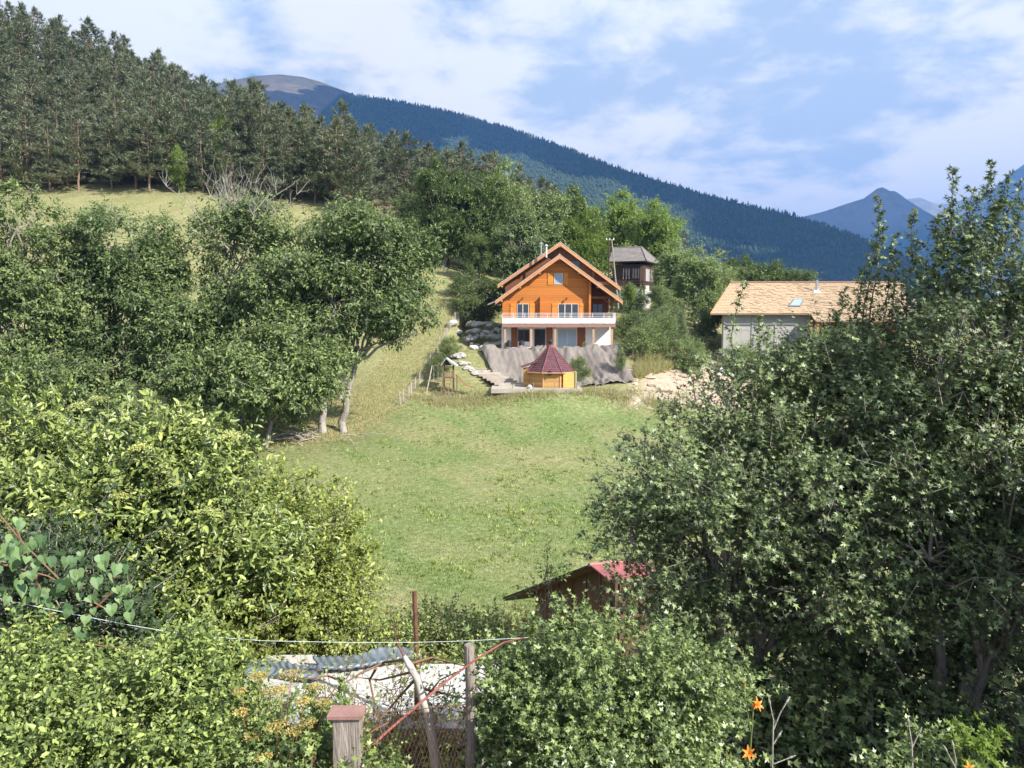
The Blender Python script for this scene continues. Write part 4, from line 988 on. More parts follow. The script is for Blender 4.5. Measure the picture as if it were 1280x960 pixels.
# twin-legged electricity pole
up_ = thing('electricity_pole', 'dark electricity pole with a pale leaning stay pole, right of the chalet roof', 'utility pole', P(762, 384, 105))
MB().tube([pp(760.5, 386, 105), pp(761.5, 296, 105)], [.12, .08], 8).build('pole', 'darkwood', up_)
MB().tube([pp(773, 386, 104.6), pp(764.5, 299, 104.9)], [.12, .08], 8).build('stay_pole', 'greypost', up_)
MB().tube([pp(757.5, 300, 105), pp(768, 300, 105)], .06, 6).build('crossarm', 'greypost', up_)
for px in (758, 762, 767): MB().tube([pp(px, 300, 105), pp(px, 297.5, 105)], [.09, .06], 6).build('insulator', 'white', up_)

# ---------------------------------------------------------------- pale house on the right with tan tiled roof
Yr = 92.0; rh = thing('pale_house', 'long pale rendered house with tan tiled roof, skylight and metal flue', 'house', P(1010, 462, Yr))
def q3(px, py, Y): return np.array(P(px, py, Y))
x0, x1, x2 = X(903, 420, Yr), X(1012, 420, Yr), X(1132, 420, Yr)
zgr = Z(466, Yr); zr = Z(353.5, Yr + 5.5); YrR = Yr + 5.5
rl_, rr_ = X(914, 353, YrR), X(1128, 353, YrR)
eL = np.array([X(889, 392, Yr - .9), Yr - .9, Z(392, Yr - .9)]); eM = np.array([X(1013, 392, Yr - .9), Yr - .9, Z(392, Yr - .9)])
# left wing roof
tr = MB(); courses(tr, (rl_, YrR, zr), (eM[0], YrR, zr), eL, eM, 20, .06, .05); rf = tr.build('roof', 'tan_tile', rh)
k_ = (zr - eL[2]) / (YrR - eL[1]); ylow = Yr - 2.3; zlow = zr - k_ * (YrR - ylow)
tr = MB(); courses(tr, (eM[0] + .003, YrR, zr), (rr_, YrR, zr), (eM[0] + .003, ylow, zlow), (X(1140, 400, ylow), ylow, zlow), 24, .06, .05); rf2 = tr.build('roof', 'tan_tile', rh)
# raised joints between the tiles of each course
def tile_joints(xa_, xb_, ytop, ztop_, ybot, zbot, n, px_, parent):
    rng = np.random.default_rng(3); q = MB(); k = 0
    L = math.hypot(ytop - ybot, ztop_ - zbot)
    for c0 in range(n):
        t0, t1 = c0 / n, (c0 + 1) / n
        ya, yb_ = ytop + (ybot - ytop) * t0, ytop + (ybot - ytop) * t1; za_, zb_ = ztop_ + (zbot - ztop_) * t0, ztop_ + (zbot - ztop_) * t1
        for x in np.arange(xa_ + (c0 % 2) * px_ / 2, xb_, px_):
            if rng.random() < .38: q.add([(x, ya, za_ + .03), (x + px_ * .92, ya, za_ + .03), (x + px_ * .92, yb_ - .02, zb_ + .095), (x, yb_ - .02, zb_ + .095)], [(0, 3, 2, 1)])
    o = q.build('tile_rows', 'tan_ridge' if False else 'tan_tile', parent); o['kind'] = 'stuff'
tile_joints(rl_, eM[0] - .3, YrR, zr, eL[1], eL[2], 20, .42, rf); tile_joints(eM[0] + .1, rr_, YrR, zr, ylow, zlow, 24, .42, rf2)
MB().tube([(rl_ - .1, YrR, zr + .05), (rr_ + .1, YrR, zr + .05)], .14, 8).build('ridge_cap', 'tan_ridge', rf)
MB().slab((rl_, YrR, zr - .05), (rr_, YrR, zr - .05), (rr_, YrR + 7, zr - 7 * k_), (rl_, YrR + 7, zr - 7 * k_), .15).build('roof', 'tan_tile', rh)
MB().tube([eL + [0, -.08, -.1], eM + [0, -.08, -.1]], .08, 6).build('gutter', 'tan_ridge', rf)
MB().tube([(eM[0] + .1, ylow - .08, zlow - .1), (X(1140, 400, ylow), ylow - .08, zlow - .1)], .08, 6).build('gutter', 'tan_ridge', rf2)
v = MB(); v.hexa([(rl_ - .1, YrR, zr - .2), tuple(eL + [-.1, 0, -.2]), tuple(eL + [.0, 0, -.2]), (rl_, YrR, zr - .2)], [(rl_ - .1, YrR, zr + .06), tuple(eL + [-.1, 0, .09]), tuple(eL + [0, 0, .09]), (rl_, YrR, zr + .06)]); v.build('barge_board', 'barge', rf)
MB().box(x0, x1, Yr, Yr + .3, zgr - .5, eL[2] - .02 + (.9) * k_ - .1).build('wall', 'housewall', rh)
MB().slab((rl_, YrR, zr - .03), (rl_ + .02, YrR + .02, zr - .03), (eL[0] + 4.2, Yr + 12, eL[2]), (eL[0], eL[1] + .1, eL[2] - .03), .12).build('roof', 'tan_tile', rh)
side = MB().add([(x0, Yr + .301, zgr - .5), (x0 + 3.6, Yr + 11, zgr - .5), (x0 + 3.6, Yr + 11, eL[2] + .5), (x0 + 1.7, YrR, eL[2] + .6), (x0, Yr + .301, eL[2] + .3),
                 (x0 + .3, Yr + .301, zgr - .5), (x0 + 3.9, Yr + 11, zgr - .5), (x0 + 3.9, Yr + 11, eL[2] + .5), (x0 + 2.0, YrR, eL[2] + .6), (x0 + .3, Yr + .301, eL[2] + .3)],
                [(0, 1, 2, 3, 4), (9, 8, 7, 6, 5), (0, 5, 6, 1), (1, 6, 7, 2), (2, 7, 8, 3), (3, 8, 9, 4), (4, 9, 5, 0)]); side.build('wall', 'housewall', rh)
MB().box(x1 - .3, x1, Yr + .301, Yr + 3, zgr - .5, eL[2] + .3).build('wall', 'housewall', rh)
MB().box(x1 + .003, x2, Yr + 2.6, Yr + 2.9, zgr - .5, zlow + 4.9 * k_ - .2).build('wall', 'brown_and_shaded_wood', rh)
MB().box(x2 - .3, x2, Yr + 2.9, Yr + 10, zgr - .5, zr - 3.5).build('wall', 'housewall', rh)
for z_ in (Z(400, Yr), Z(412, Yr), Z(438, Yr)): MB().box(x0 - .004, x1 + .004, Yr - .03, Yr - .001, z_ - .06, z_ + .06).build('string_course', 'housewall', rh)
for px in (905, 940, 969): MB().box(X(px, 420, Yr) - .1, X(px, 420, Yr) + .1, Yr - .09, Yr - .051, zgr, eL[2] - .2).build('pilaster', 'housewall', rh)
for px in (1014, 1022, 1060, 1100): MB().box(X(px, 410, ylow + .4) - .13, X(px, 410, ylow + .4) + .13, ylow + .3, ylow + .56, zgr - .5, zlow + .1).build('porch_post', 'barge', rh)
MB().box(eM[0] + .2, x2, ylow + .28, ylow + .58, zlow - .25, zlow - .02).build('porch_beam', 'barge', rh)
for (a, b_) in ((1018, 1026), (1026, 1034)):
    MB().tube([(X(1014, 410, ylow + .4), ylow + .43, Z(415, ylow)), (X(1022, 410, ylow + .4), ylow + .43, zlow - .1)], .09, 5).build('brace', 'barge', rh); break
window(rh, X(980.5, 425, Yr), X(987, 425, Yr), Z(431, Yr), Z(421.5, Yr), Yr, mull=0, fmat='fabric')
window(rh, X(1000, 425, Yr), X(1009, 425, Yr), Z(434, Yr), Z(421.5, Yr), Yr, mull=1, fmat='fabric')
def onroof(px, py):
    d_ = P(px, py, 1.0); t_ = (zr - k_ * YrR) / (d_[2] - k_ * d_[1]); return d_ * t_
a, b_, c_, d_ = onroof(992, 375), onroof(1005, 375), onroof(1000, 384), onroof(985, 384); nu_ = np.array([0, -k_, 1]); nu_ /= np.linalg.norm(nu_)
q = MB().hexa([p + nu_ * .05 for p in (d_, c_, b_, a)], [p + nu_ * .16 for p in (d_, c_, b_, a)]); sk = q.build('skylight', 'sheet', rh)
cc0 = (a + b_ + c_ + d_) / 4; MB().hexa([cc0 + (p - cc0) * .8 + nu_ * .161 for p in (d_, c_, b_, a)], [cc0 + (p - cc0) * .8 + nu_ * .18 for p in (d_, c_, b_, a)]).build('pane', 'skyglass', sk)
fl = onroof(1020.5, 365); q = MB().tube([fl - [0, 0, .2], fl + [0, 0, 1.55]], .13, 10).build('flue', 'steel', rh)
MB().tube([fl + [0, 0, 1.5], fl + [0, 0, 1.6]], [.17, .17], 10).build('flue_cowl', 'black', q)
MB().hexa([fl + [-.45, -.3, -.1], fl + [.45, -.3, -.1], fl + [.45, .4, .2], fl + [-.45, .4, .2]], [fl + [-.3, -.2, .15], fl + [.3, -.2, .15], fl + [.3, .3, .35], fl + [-.3, .3, .35]]).build('flashing', 'metalwhite', q)
wf = P(902, 458, 86); wf[2] = gz(wf[0], wf[1])
q = MB()
for (dx_, h) in ((-.9, .5), (0, .9), (.8, .45)): q.add([wf + [dx_ - .5, 0, 0], wf + [dx_ + .5, -.2, 0], wf + [dx_, .1, h], wf + [dx_ - .2, .8, .1]], [(0, 1, 2), (0, 2, 3), (1, 3, 2), (0, 3, 1)])
tag(q.build('fabric_sheet', 'fabric', None, origin=wf), 'crumpled white fleece sheet lying on the earth by the pale house', 'garden fleece')

# ---------------------------------------------------------------- vegetation
def lobe(px, py, Y, rx, rz=None, ry=None):
    s = Y / F; rz = rz or rx; ry = ry or rx
    return (P(px, py, Y), (rx * s, ry * s, rz * s))
def foot(px, Y): x = X(px, 480, Y); return np.array([x, Y, gz(x, Y) - .05])

# the belt of ash trees on the left, each grown on its own
belt_specs = [
 # px foot, Y, lobes, label, trunk radius, bark, twigs
 (25, 60, [(20, 288, 60, 62, 62), (-30, 300, 60, 50, 60), (50, 390, 60, 52, 80), (-20, 400, 60, 60, 80), (70, 340, 60, 35, 45)], 'full green ash tree at the far left edge of the tree belt', .3, 'bark', 5200),
 (118, 63, [(155, 322, 63, 64, 58), (200, 300, 64, 30, 26), (110, 400, 63, 50, 70), (180, 400, 62, 52, 70), (140, 460, 61, 55, 45)], 'rounded dense green tree, second from the left in the belt', .3, 'bark', 5600),
 (212, 62, [(225, 400, 62, 52, 72), (245, 470, 60, 55, 50), (205, 340, 64, 36, 40)], 'dark green tree in the middle of the belt with low branches', .28, 'bark', 4400),
 (298, 66, [(300, 330, 66, 62, 62), (285, 400, 65, 50, 60), (330, 290, 66, 32, 38)], 'thinning ash with bare grey top branches rising above the belt', .3, 'palebark', 3600),
 (402, 62, [(372, 330, 63, 56, 56), (345, 410, 62, 50, 62), (395, 380, 62, 38, 50)], 'green ash on a short pale trunk beside the tall right-hand ash', .27, 'palebark', 4600),
 (428, 62.5, [(450, 320, 63, 62, 55), (490, 350, 64, 45, 62), (430, 290, 64, 42, 30), (500, 395, 62, 34, 30), (415, 370, 61, 30, 50), (465, 395, 62, 36, 30), (400, 440, 61.5, 26, 34), (520, 330, 64, 24, 40)], 'tall ash on a pale leaning trunk at the right end of the belt', .26, 'palebark', 5800),
 (330, 58, [(350, 480, 58, 60, 42), (395, 460, 58, 34, 32), (300, 500, 58, 42, 34), (330, 440, 58, 40, 36)], 'low bushy tree hanging to the ground left of the pale trunks', .18, 'bark', 4200),
 (80, 57, [(60, 480, 57, 50, 45), (10, 500, 57, 55, 50), (120, 500, 57, 45, 35)], 'shrubby undergrowth tree below the far-left ash', .16, 'bark', 3000),
]
for bi, (px, Y, lb, lab, tr_, bark, nt_) in enumerate(belt_specs):
    rng = np.random.default_rng(100 + bi); b0_ = foot(px, Y); L_ = [lobe(*q) for q in lb]
    spires = []
    wood, fol = grow(rng, b0_, L_, nt_, .75, 7, .38, 'rhomb', .45, 1, tr_, clumps=int(18 * len(lb)), clump_r=.62, up=.15, droop=.45, fork=.42,
                     twigwood=.35, shell=.55, jit=.6, twr=.018)
    if bi == 3:   # bare crown
        ww = [wood]
        for k in range(26):
            s = P(300 + rng.normal(0, 12), 300 + rng.uniform(-20, 20), 66 + rng.normal(0, 1)); e_ = P(300 + rng.normal(0, 32), 222 + abs(rng.normal(0, 22)), 66 + rng.normal(0, 2))
            pts = bent(s, e_, rng, 6, .06, .02); ww.append(chain(pts, .075, .016, 4))
            for q in range(12):
                j = rng.integers(2, 6); ww.append(chain(bent(pts[j], pts[j] + rng.normal(0, .55, 3) + [0, 0, .9], rng, 4, .10), .022, .008, 3))
        wood = merge(ww)
    if bi == 5:
        ww = [wood]
        for (a, b_) in (((430, 470, 62.4), (520, 415, 61)), ((432, 450, 62.4), (480, 430, 62)), ((428, 480, 62.4), (405, 430, 62)), ((430, 460, 62.4), (425, 360, 62)), ((426, 500, 62.4), (412, 470, 62)), ((429, 480, 62.4), (452, 400, 62))):
            pts = bent(P(*a), P(*b_), rng, 7, .07, .08); ww.append(chain(pts, .17, .05, 5))
            for q in range(6): ww.append(chain(bent(pts[3 + q % 4], pts[3 + q % 4] + rng.normal(0, .9, 3), rng, 4, .1), .04, .012, 3))
        wood = merge(ww)
    plant('ash_tree', lab, 'tree', b0_, wood, fol, bark, 'lf_ash' if bi not in (1,) else 'lf_ash', group=None)

# brushwood pile under the trees
rng = np.random.default_rng(8); ww = []
bp_ = foot(372, 60)
for k in range(70):
    s = bp_ + rng.normal(0, 1, 3) * [1.6, .8, .15] + [0, 0, .3]; ww.append(chain(bent(s, s + rng.normal(0, 1, 3) * [1.3, .8, .5], rng, 4, .1), .04, .012, 3))
ww = merge(ww); o = array_mesh('brushwood', ww[0], ww[1], 'deadwood'); tag(o, 'tangled pile of dead branches under the low bushy tree', kind='stuff')

# shared broadleaf trees, copied
def proto_broad(seed, H, Rr, fm, bark, cols=1, n=2600, sparse=.4, lsz=.30):
    rng = np.random.default_rng(seed); L_ = []
    for k in range(5):
        a = k * 2.4 + rng.random(); z = H * (.42 + .42 * k / 4); r = Rr * (.72 - .32 * abs(k / 4 - .35))
        L_.append((np.array([math.cos(a) * Rr * .38 * (1 - k / 6), math.sin(a) * Rr * .38 * (1 - k / 6), z]), (r, r, r * 1.0)))
    L_.append((np.array([0, 0, H * .28]), (Rr * .75, Rr * .75, H * .2)))
    return grow(rng, (0, 0, 0), L_, n, .7, 8, lsz, 'rhomb', .45, 1, Rr * .06, clumps=70, clump_r=Rr * .11, up=.2, droop=.35, fork=.3, twigwood=.3, shell=sparse, jit=.6, twr=.02)
BROAD = {}
for key, (seed, H, Rr, fm, bark, n_, sp, ls) in {
    'a': (11, 10, 4.0, 'lf_ash', 'bark', 3600, .5, .34), 'b': (12, 10, 3.4, 'lf_ash', 'bark', 3200, .5, .34), 'l': (13, 10, 3.2, 'lf_light', 'palebark', 3000, .55, .28),
    'y': (14, 10, 4.2, 'lf_bright', 'bark', 3200, .5, .34), 'h': (15, 4, 2.4, 'lf_light', 'bark', 2000, .5, .2), 'd': (16, 4, 2.4, 'lf_ash', 'bark', 2000, .5, .2)}.items():
    wd, fo = proto_broad(seed, H, Rr, fm, bark, n=n_, sparse=sp, lsz=ls); BROAD[key] = (wd, fo, bark, fm, H, Rr, {})
def put_broad(key, name, px, pybase, pytop, Y, label, cat='tree', group=None, wide=1.0, rot=None, fm=None):
    wd, fo, bark, fm0, H, Rr, cache = BROAD[key]; b0_ = foot(px, Y)
    if pybase: b0_ = np.array([X(px, pybase, Y), Y, min(b0_[2] + 3, max(b0_[2] - 1, Z(pybase, Y)))])
    h = Z(pytop, Y) - b0_[2]; s = h / (H * 1.0)
    t = thing(name, label, cat, b0_, group)
    if 'w' not in cache:
        w_ = array_mesh('trunk', wd[0], wd[1], bark, t, smooth=True); c_ = array_mesh('crown', fo[0], fo[1], fm or fm0, t, fo[2]); cache['w'] = (w_, c_)
    else:
        for q in cache['w']:
            d = q.copy(); COL.objects.link(d); d.parent = t
    t.scale = (s * wide, s * wide, s); t.rotation_euler = (0, 0, (px * 1.7) % 6.28 if rot is None else rot); return t
bs = [
 ('a', 520, None, 238, 125, 1.0, 'dark broadleaf tree where the pine wood meets the slope, above the fence line'),
 ('b', 555, None, 208, 118, 1.0, 'tall dark tree standing directly behind the leaning ash crown'),
 ('a', 596, None, 214, 122, 1.0, 'broad dense tree uphill left of the chalet roof'),
 ('l', 634, None, 208, 124, .9, 'tall slender grey-green tree with pale stems, left of the chalet gable'),
 ('a', 668, None, 236, 128, 1.0, 'dark tree filling the slope behind the chalet ridge on the left'),
 ('b', 700, None, 240, 135, 1.1, 'green tree directly behind the peak of the chalet'),
 ('y', 722, None, 270, 132, 1.1, 'mid-green bushy tree between the chalet peak and the pole'),
 ('a', 600, None, 290, 112, .8, 'lower tree in front of the broad one, left of the chalet'),
 ('y', 768, None, 250, 150, 1.1, 'bright yellow-green tree rising behind the dark timber house'),
 ('l', 826, None, 352, 102, 1.0, 'low light-leaved tree in front of the timber house pillars on the right'),
 ('y', 812, None, 262, 140, 1.0, 'darker green tree to the right behind the timber house'),
 ('l', 842, None, 306, 112, 1.1, 'pale willow-like tree right of the timber house'),
 ('l', 868, None, 314, 106, 1.1, 'light grey-green birch between the two houses'),
 ('l', 896, None, 318, 112, 1.0, 'light birch touching the left end of the tan roof'),
 ('b', 918, None, 322, 150, 1.1, 'round green tree behind the left end of the tan roof'),
 ('a', 950, None, 326, 140, 1.2, 'dark rounded tree behind the middle of the tan roof'),
 ('a', 985, None, 333, 140, 1.2, 'dark rounded tree behind the skylight of the tan roof'),
 ('b', 650, None, 262, 112, .9, 'green tree just left of the chalet chimney pipes'),
 ('a', 1180, None, 362, 130, 1.3, 'distant green tree beyond the right end of the tan roof'),
 ('b', 1250, None, 372, 120, 1.3, 'distant green tree near the right edge beyond the maple'),
]
for (k, px, pb, pt, Y, wd_, lab) in bs: put_broad(k, 'broadleaf_tree', px, pb, pt, Y, lab, wide=wd_)
hs = [
 ('d', 574, 366, 344, 106, 'dark round shrub on the grassy strip left of the chalet', 1.2), ('d', 603, 378, 352, 102, 'dark shrub in front of the trees by the chalet eave', 1.3),
 ('d', 588, 388, 372, 98, 'low dark shrub next to the terrace wall', 1.0), ('h', 560, 445, 424, 84, 'small light shrub left of the terrace wall', 1.2),
 ('h', 545, 470, 448, 79, 'pale scrubby bush behind the play tower', 1.2), ('h', 800, 452, 412, 84, 'light green shrub at the right end of the ground sheet', 1.2),
 ('h', 822, 444, 402, 87, 'bright green shrub on the bank between the houses', 1.2), ('d', 812, 425, 392, 94, 'dark conifer-like shrub beside the chalet drive', 1.2),
 ('h', 785, 430, 395, 95, 'grey-green shrub right of the chalet wall', .9), ('d', 838, 415, 385, 98, 'dark shrub under the willow-like tree', 1.2),
 ('y', 786, 380, 355, 108, 'vivid yellow-green shrub behind the chalet balcony', .9), ('d', 884, 422, 388, 98, 'dark shrub by the left corner of the pale house', 1.0),
 ('h', 776, 462, 440, 80, 'thin green bush growing out of the ground sheet', .6), ('h', 722, 476, 450, 76.8, 'feathery light shrub beside the grill hut wall', .9),
 ('h', 790, 392, 362, 112, 'green shrub in front of the timber house pillars', 1.1), ('h', 860, 470, 430, 84, 'light shrub at the top of the earth heap', 1.0),
 ('h', 922, 474, 436, 88, 'green shrub against the left half of the pale house wall', 1.2), ('d', 950, 476, 444, 87, 'dark shrub against the middle of the pale house wall', 1.3), ('h', 985, 478, 438, 86, 'light shrub below the small square window of the pale house', 1.2),
 ('h', 1030, 476, 420, 86, 'tall shrub in front of the timber porch of the pale house', 1.1), ('d', 1075, 476, 412, 86, 'dark tall shrub hiding the right of the timber porch', 1.2)]
for (k, px, pb, pt, Y, lab, wd_) in hs: put_broad(k, 'shrub', px, pb, pt, Y, lab, cat='shrub', wide=wd_)
hd = put_broad('d', 'columnar_shrub', 853, 422, 390, 92, 'narrow dark columnar cypress left of the pale house', cat='shrub', wide=.35)

# pines
def conifer(seed, H, R0, dens=1.0, lo=.18, droop=-.05, needle=.42, nper=9, tiers=17, flat=.5, narrow=1.0):
    rng = np.random.default_rng(seed); wood = [chain(bent((0, 0, -.3), (rng.normal(0, .2), rng.normal(0, .2), H * .97), rng, 8, .012), H * .016, H * .003, 6)]
    pos = []; dirs = []
    for i_ in range(tiers):
        t = i_ / (tiers - 1); z = H * (lo + (1 - lo - .03) * t); rl = R0 * (min(1, (1 - t) ** .55 * 1.02) * .96 + .05) * (.75 + .5 * rng.random())
        nb = int(rng.integers(5, 8) * (1 - .3 * t))
        for b_ in range(nb):
            a = rng.random() * 6.28; L = rl * (.6 + .55 * rng.random()); d = np.array([math.cos(a), math.sin(a), 0])
            tipz = L * (droop + .35 * t + rng.normal(0, .07)); e_ = np.array([0, 0, z]) + d * L + [0, 0, tipz]
            pts = bent((0, 0, z), e_, rng, 4, .04, -.02); wood.append(chain(pts, H * .0045, H * .0012, 3))
            m_ = max(2, int(L / (.42 / dens)))
            for q in range(m_):
                s = .30 + .70 * (q + rng.random()) / m_; p = pts[0] + (pts[-1] - pts[0]) * s; sid = np.array([-d[1], d[0], 0]) * rng.normal(0, .16) * L * (1.1 - .4 * s)
                pos.append(p + sid + [0, 0, rng.normal(.05, .08)]); dirs.append(d * .5 + sid * .8 + [0, 0, .35])
    for q in range(10): pos.append(np.array([rng.normal(0, .12), rng.normal(0, .12), H * (.93 + .008 * q)])); dirs.append(np.array([rng.normal(0, .3), rng.normal(0, .3), 1]))
    pos = np.array(pos); dirs = unit(np.array(dirs)); n = len(pos); A = np.repeat(pos, nper, 0); Dd = np.repeat(dirs, nper, 0)
    Dd = unit(Dd + rng.normal(0, .65, A.shape) * [1, 1, flat]); A = A + rng.normal(0, .10, A.shape)
    f = leaves(rng, A, Dd, rng.normal(0, .5, A.shape) + [0, 0, 1], needle * (.6 + .7 * rng.random(len(A))), 'needle', .22)
    return merge(wood), f
def proto_conifer(key, name, label, cat, mats, args):
    wd, fo = conifer(*args[0], **args[1]); t = thing(name, label, cat, (0, 0, 0)); array_mesh('trunk', wd[0], wd[1], mats[0], t, smooth=True); array_mesh('crown', fo[0], fo[1], mats[1], t, fo[2]); return t
PINES = [proto_conifer(k, 'pine_tree', '', 'tree', ('pinebark', 'needle'), ((40 + k, 10.0, r_), dict(lo=lo_, tiers=tn, nper=12, needle=.50, dens=1.25, flat=.6))) for k, (r_, lo_, tn) in enumerate(((3.3, .14, 19), (3.9, .18, 17), (3.0, .08, 20), (4.1, .22, 15), (3.5, .05, 19)))]
used = set()
def put_conifer(pi, x, Y, h, rot, wide, label, group):
    z = gz(x, Y) - .1; src = PINES[pi]
    if pi not in used:
        used.add(pi); o = src; o.location = (x, Y, z); o.rotation_euler = (0, 0, rot); o.scale = (wide * h / 10, wide * h / 10, h / 10); o['label'] = label
    else: o = copy_tree(src, (x, Y, z), rot, (wide * h / 10, wide * h / 10, h / 10), label)
    o['group'] = group; return o
rng = np.random.default_rng(321); placed = []
edge = np.array([(-40, 232), (0, 235), (60, 226), (100, 230), (150, 238), (200, 240), (260, 240), (300, 238), (350, 243), (400, 252), (470, 262), (520, 285)], float)
crest = np.array([(-40, 50), (0, 66), (100, 98), (200, 142), (290, 190), (350, 202), (430, 222), (500, 242), (590, 262), (680, 296)], float)
def pine_at(x, Y, front):
    for (a, b_) in placed:
        if (a - x) ** 2 + (b_ - Y) ** 2 < (4.0 if front else 4.9) ** 2: return False
    placed.append((x, Y)); return True
cnt = 0
# forest edge row
ec = -1; ORD = 'first second third fourth fifth sixth seventh eighth ninth tenth eleventh twelfth thirteenth fourteenth fifteenth sixteenth seventeenth eighteenth nineteenth twentieth'.split() + ['twenty-' + w_ for w_ in 'first second third fourth fifth sixth seventh eighth ninth'.split()] + ['last'] * 9
for px in np.arange(2, 520, 13):
    if 205 < px < 250: continue
    Y = np.interp(px, [-30, 350, 520], [147, 140, 130]) + rng.normal(0, 1.5); pxx = px + rng.normal(0, 6); x = X(pxx, 300, Y)
    if pine_at(x, Y, True):
        h = rng.uniform(10.5, 15) if px < 470 else rng.uniform(8, 11)
        ec += 1; put_conifer(int(rng.integers(0, 5)), x, Y, h, rng.random() * 6, rng.uniform(.9, 1.15), 'pine at the grassy lower edge of the wood, ' + ORD[ec] + ' from the left', 'pines along the edge of the wood'); cnt += 1
for tr_ in range(5200):
    px = rng.uniform(-45, 700); Y = rng.uniform(146, 236)
    x = X(px, 300, Y); z = gz(x, Y); q = proj(np.array([x, Y, z]))[0]
    if px > 560 and Y < 165: continue
    if px > 460 and Y < 150: continue
    cr = np.interp(q[0], crest[:, 0], crest[:, 1])
    if q[1] < cr - 2: continue
    if q[1] > np.interp(q[0], edge[:, 0], edge[:, 1]) - 3 and px < 480: continue
    if cnt >= 262: break
    if pine_at(x, Y, False):
        put_conifer(int(rng.integers(0, 5)), x, Y, rng.uniform(13, 18.5) if px < 330 else rng.uniform(11, 15), rng.random() * 6, rng.uniform(.85, 1.05), 'dark green pine packed among others up the wooded hillside', 'pines of the hillside wood'); cnt += 1
for (px, top, Y, lab) in ((320, 100, 150, 'tall pointed pine standing out above the slope, left of the bare summit'), (383, 132, 146, 'rounded pine between the two taller ones on the skyline'),
                          (430, 128, 142, 'tall dark pine in front of the mountain shoulder, highest right of the summit'), (455, 172, 138, 'broad low pine at the right end of the grass slope')):
    x = X(px, 300, Y); h = Z(top, Y) - gz(x, Y); put_conifer(int(rng.integers(0, 3)), x, Y, h, 1.0, .85, lab, 'pines along the edge of the wood')
# bright saplings among the pines
for (px, top, Y, lab) in ((232, 186, 141, 'bright green young tree at the foot of the pine wood'), (216, 165, 147, 'slim bright green climber-clad tree among the pines'), (286, 150, 150, 'yellow-green broadleaf among the pines')):
    put_broad('y', 'broadleaf_tree', px, None, top, Y, lab, wide=.55)
# blue spruces
bl = proto_conifer(9, 'spruce_tree', 'silvery blue spruce with spiky leader right of the timber house', 'tree', ('pinebark', 'spruce_blue'), ((61, 10.0, 2.5), dict(lo=.05, tiers=20, nper=10, needle=.34, droop=-.12)))
x = X(855, 300, 125); bl.location = (x, 125, gz(x, 125)); h = Z(288, 125) - gz(x, 125); bl.scale = (h / 10, h / 10, h / 10)
x = X(881, 300, 128); h = Z(313, 128) - gz(x, 128); copy_tree(bl, (x, 128, gz(x, 128)), 2, (h / 10,) * 3, 'shorter dark spruce tip right of the silvery blue spruce')

# ---------------------------------------------------------------- fences of the field
def fence(label, pts, Ys, npost, hgt, mat, wires, name='field_fence', net=False, lean=.03, r=.045):
    rng = np.random.default_rng(len(label)); cum = np.linspace(0, 1, len(pts)); pl = []
    for k in range(npost):
        t_ = k / (npost - 1); px = np.interp(t_, cum, [p[0] for p in pts]); Y = np.interp(t_, cum, Ys); x = X(px + rng.normal(0, .6), 450, Y); pl.append(np.array([x, Y, gz(x, Y)]))
    t = thing(name, label, 'fence', pl[0]); tops = []
    for k, p in enumerate(pl):
        h = hgt * rng.uniform(.9, 1.1); tp = p + [rng.normal(0, lean), rng.normal(0, lean), h]; tops.append((p, tp))
        MB().tube([p - [0, 0, .3], tp], r * rng.uniform(.8, 1.2), 6).build('post', mat, t)
    q = MB()
    for s in wires:
        for (a0, a1), (b0_, b1_) in zip(tops[:-1], tops[1:]): q.tube([a0 + (a1 - a0) * s, b0_ + (b1_ - b0_) * s], .006, 3, cap=False)
    if net:
        for (a0, a1), (b0_, b1_) in zip(tops[:-1], tops[1:]):
            m_ = 9
            for i_ in range(1, m_): 
                s = i_ / m_; lo_ = a0 + (b0_ - a0) * s; hi = a1 + (b1_ - a1) * s; q.tube([lo_, hi], .0035, 3, cap=False)
    o = q.build('wire', 'deadwood', t); o['kind'] = 'stuff'; return t
fence('netted post fence climbing the grass slope towards the chalet', [(500, 0), (520, 0), (540, 0), (556, 0), (572, 0), (590, 0), (602, 0)], [71, 76, 83, 90, 97, 104, 108], 26, 1.25, 'deadwood', (.1, .3, .5, .7, .95), net=True)
fence('low line of pale stakes along the lower edge of the left meadow', [(240, 0), (330, 0), (400, 0), (445, 0), (475, 0), (500, 0)], [55.5, 57, 59.5, 62, 66.5, 70.5], 12, .85, 'post', (.9,), r=.022)
fence('low stake fence along the top of the meadow below the grill hut', [(505, 0), (560, 0), (640, 0), (720, 0), (790, 0), (860, 0)], [71.5, 73.2, 73.6, 73.6, 73.6, 73], 16, 1.0, 'greypost', (.9, .5), r=.04)
fence('wire fence line in front of the pale house', [(870, 0), (905, 0)], [93, 91], 5, 1.1, 'greypost', (.9, .5), r=.05)
# stone bank wall across the drive
MBw = thing('drive_wall', 'pale retaining wall of the drive right of the chalet', 'wall', P(790, 420, 95))
for k in range(5):
    a = P(772 + k * 10, 412, 94.5 + k * .3); gzz = gz(a[0], a[1]); MB().box(a[0] - .48, a[0] + .48, a[1], a[1] + .5, gzz - .4, gzz + .55).build('stone', 'palestone', MBw)

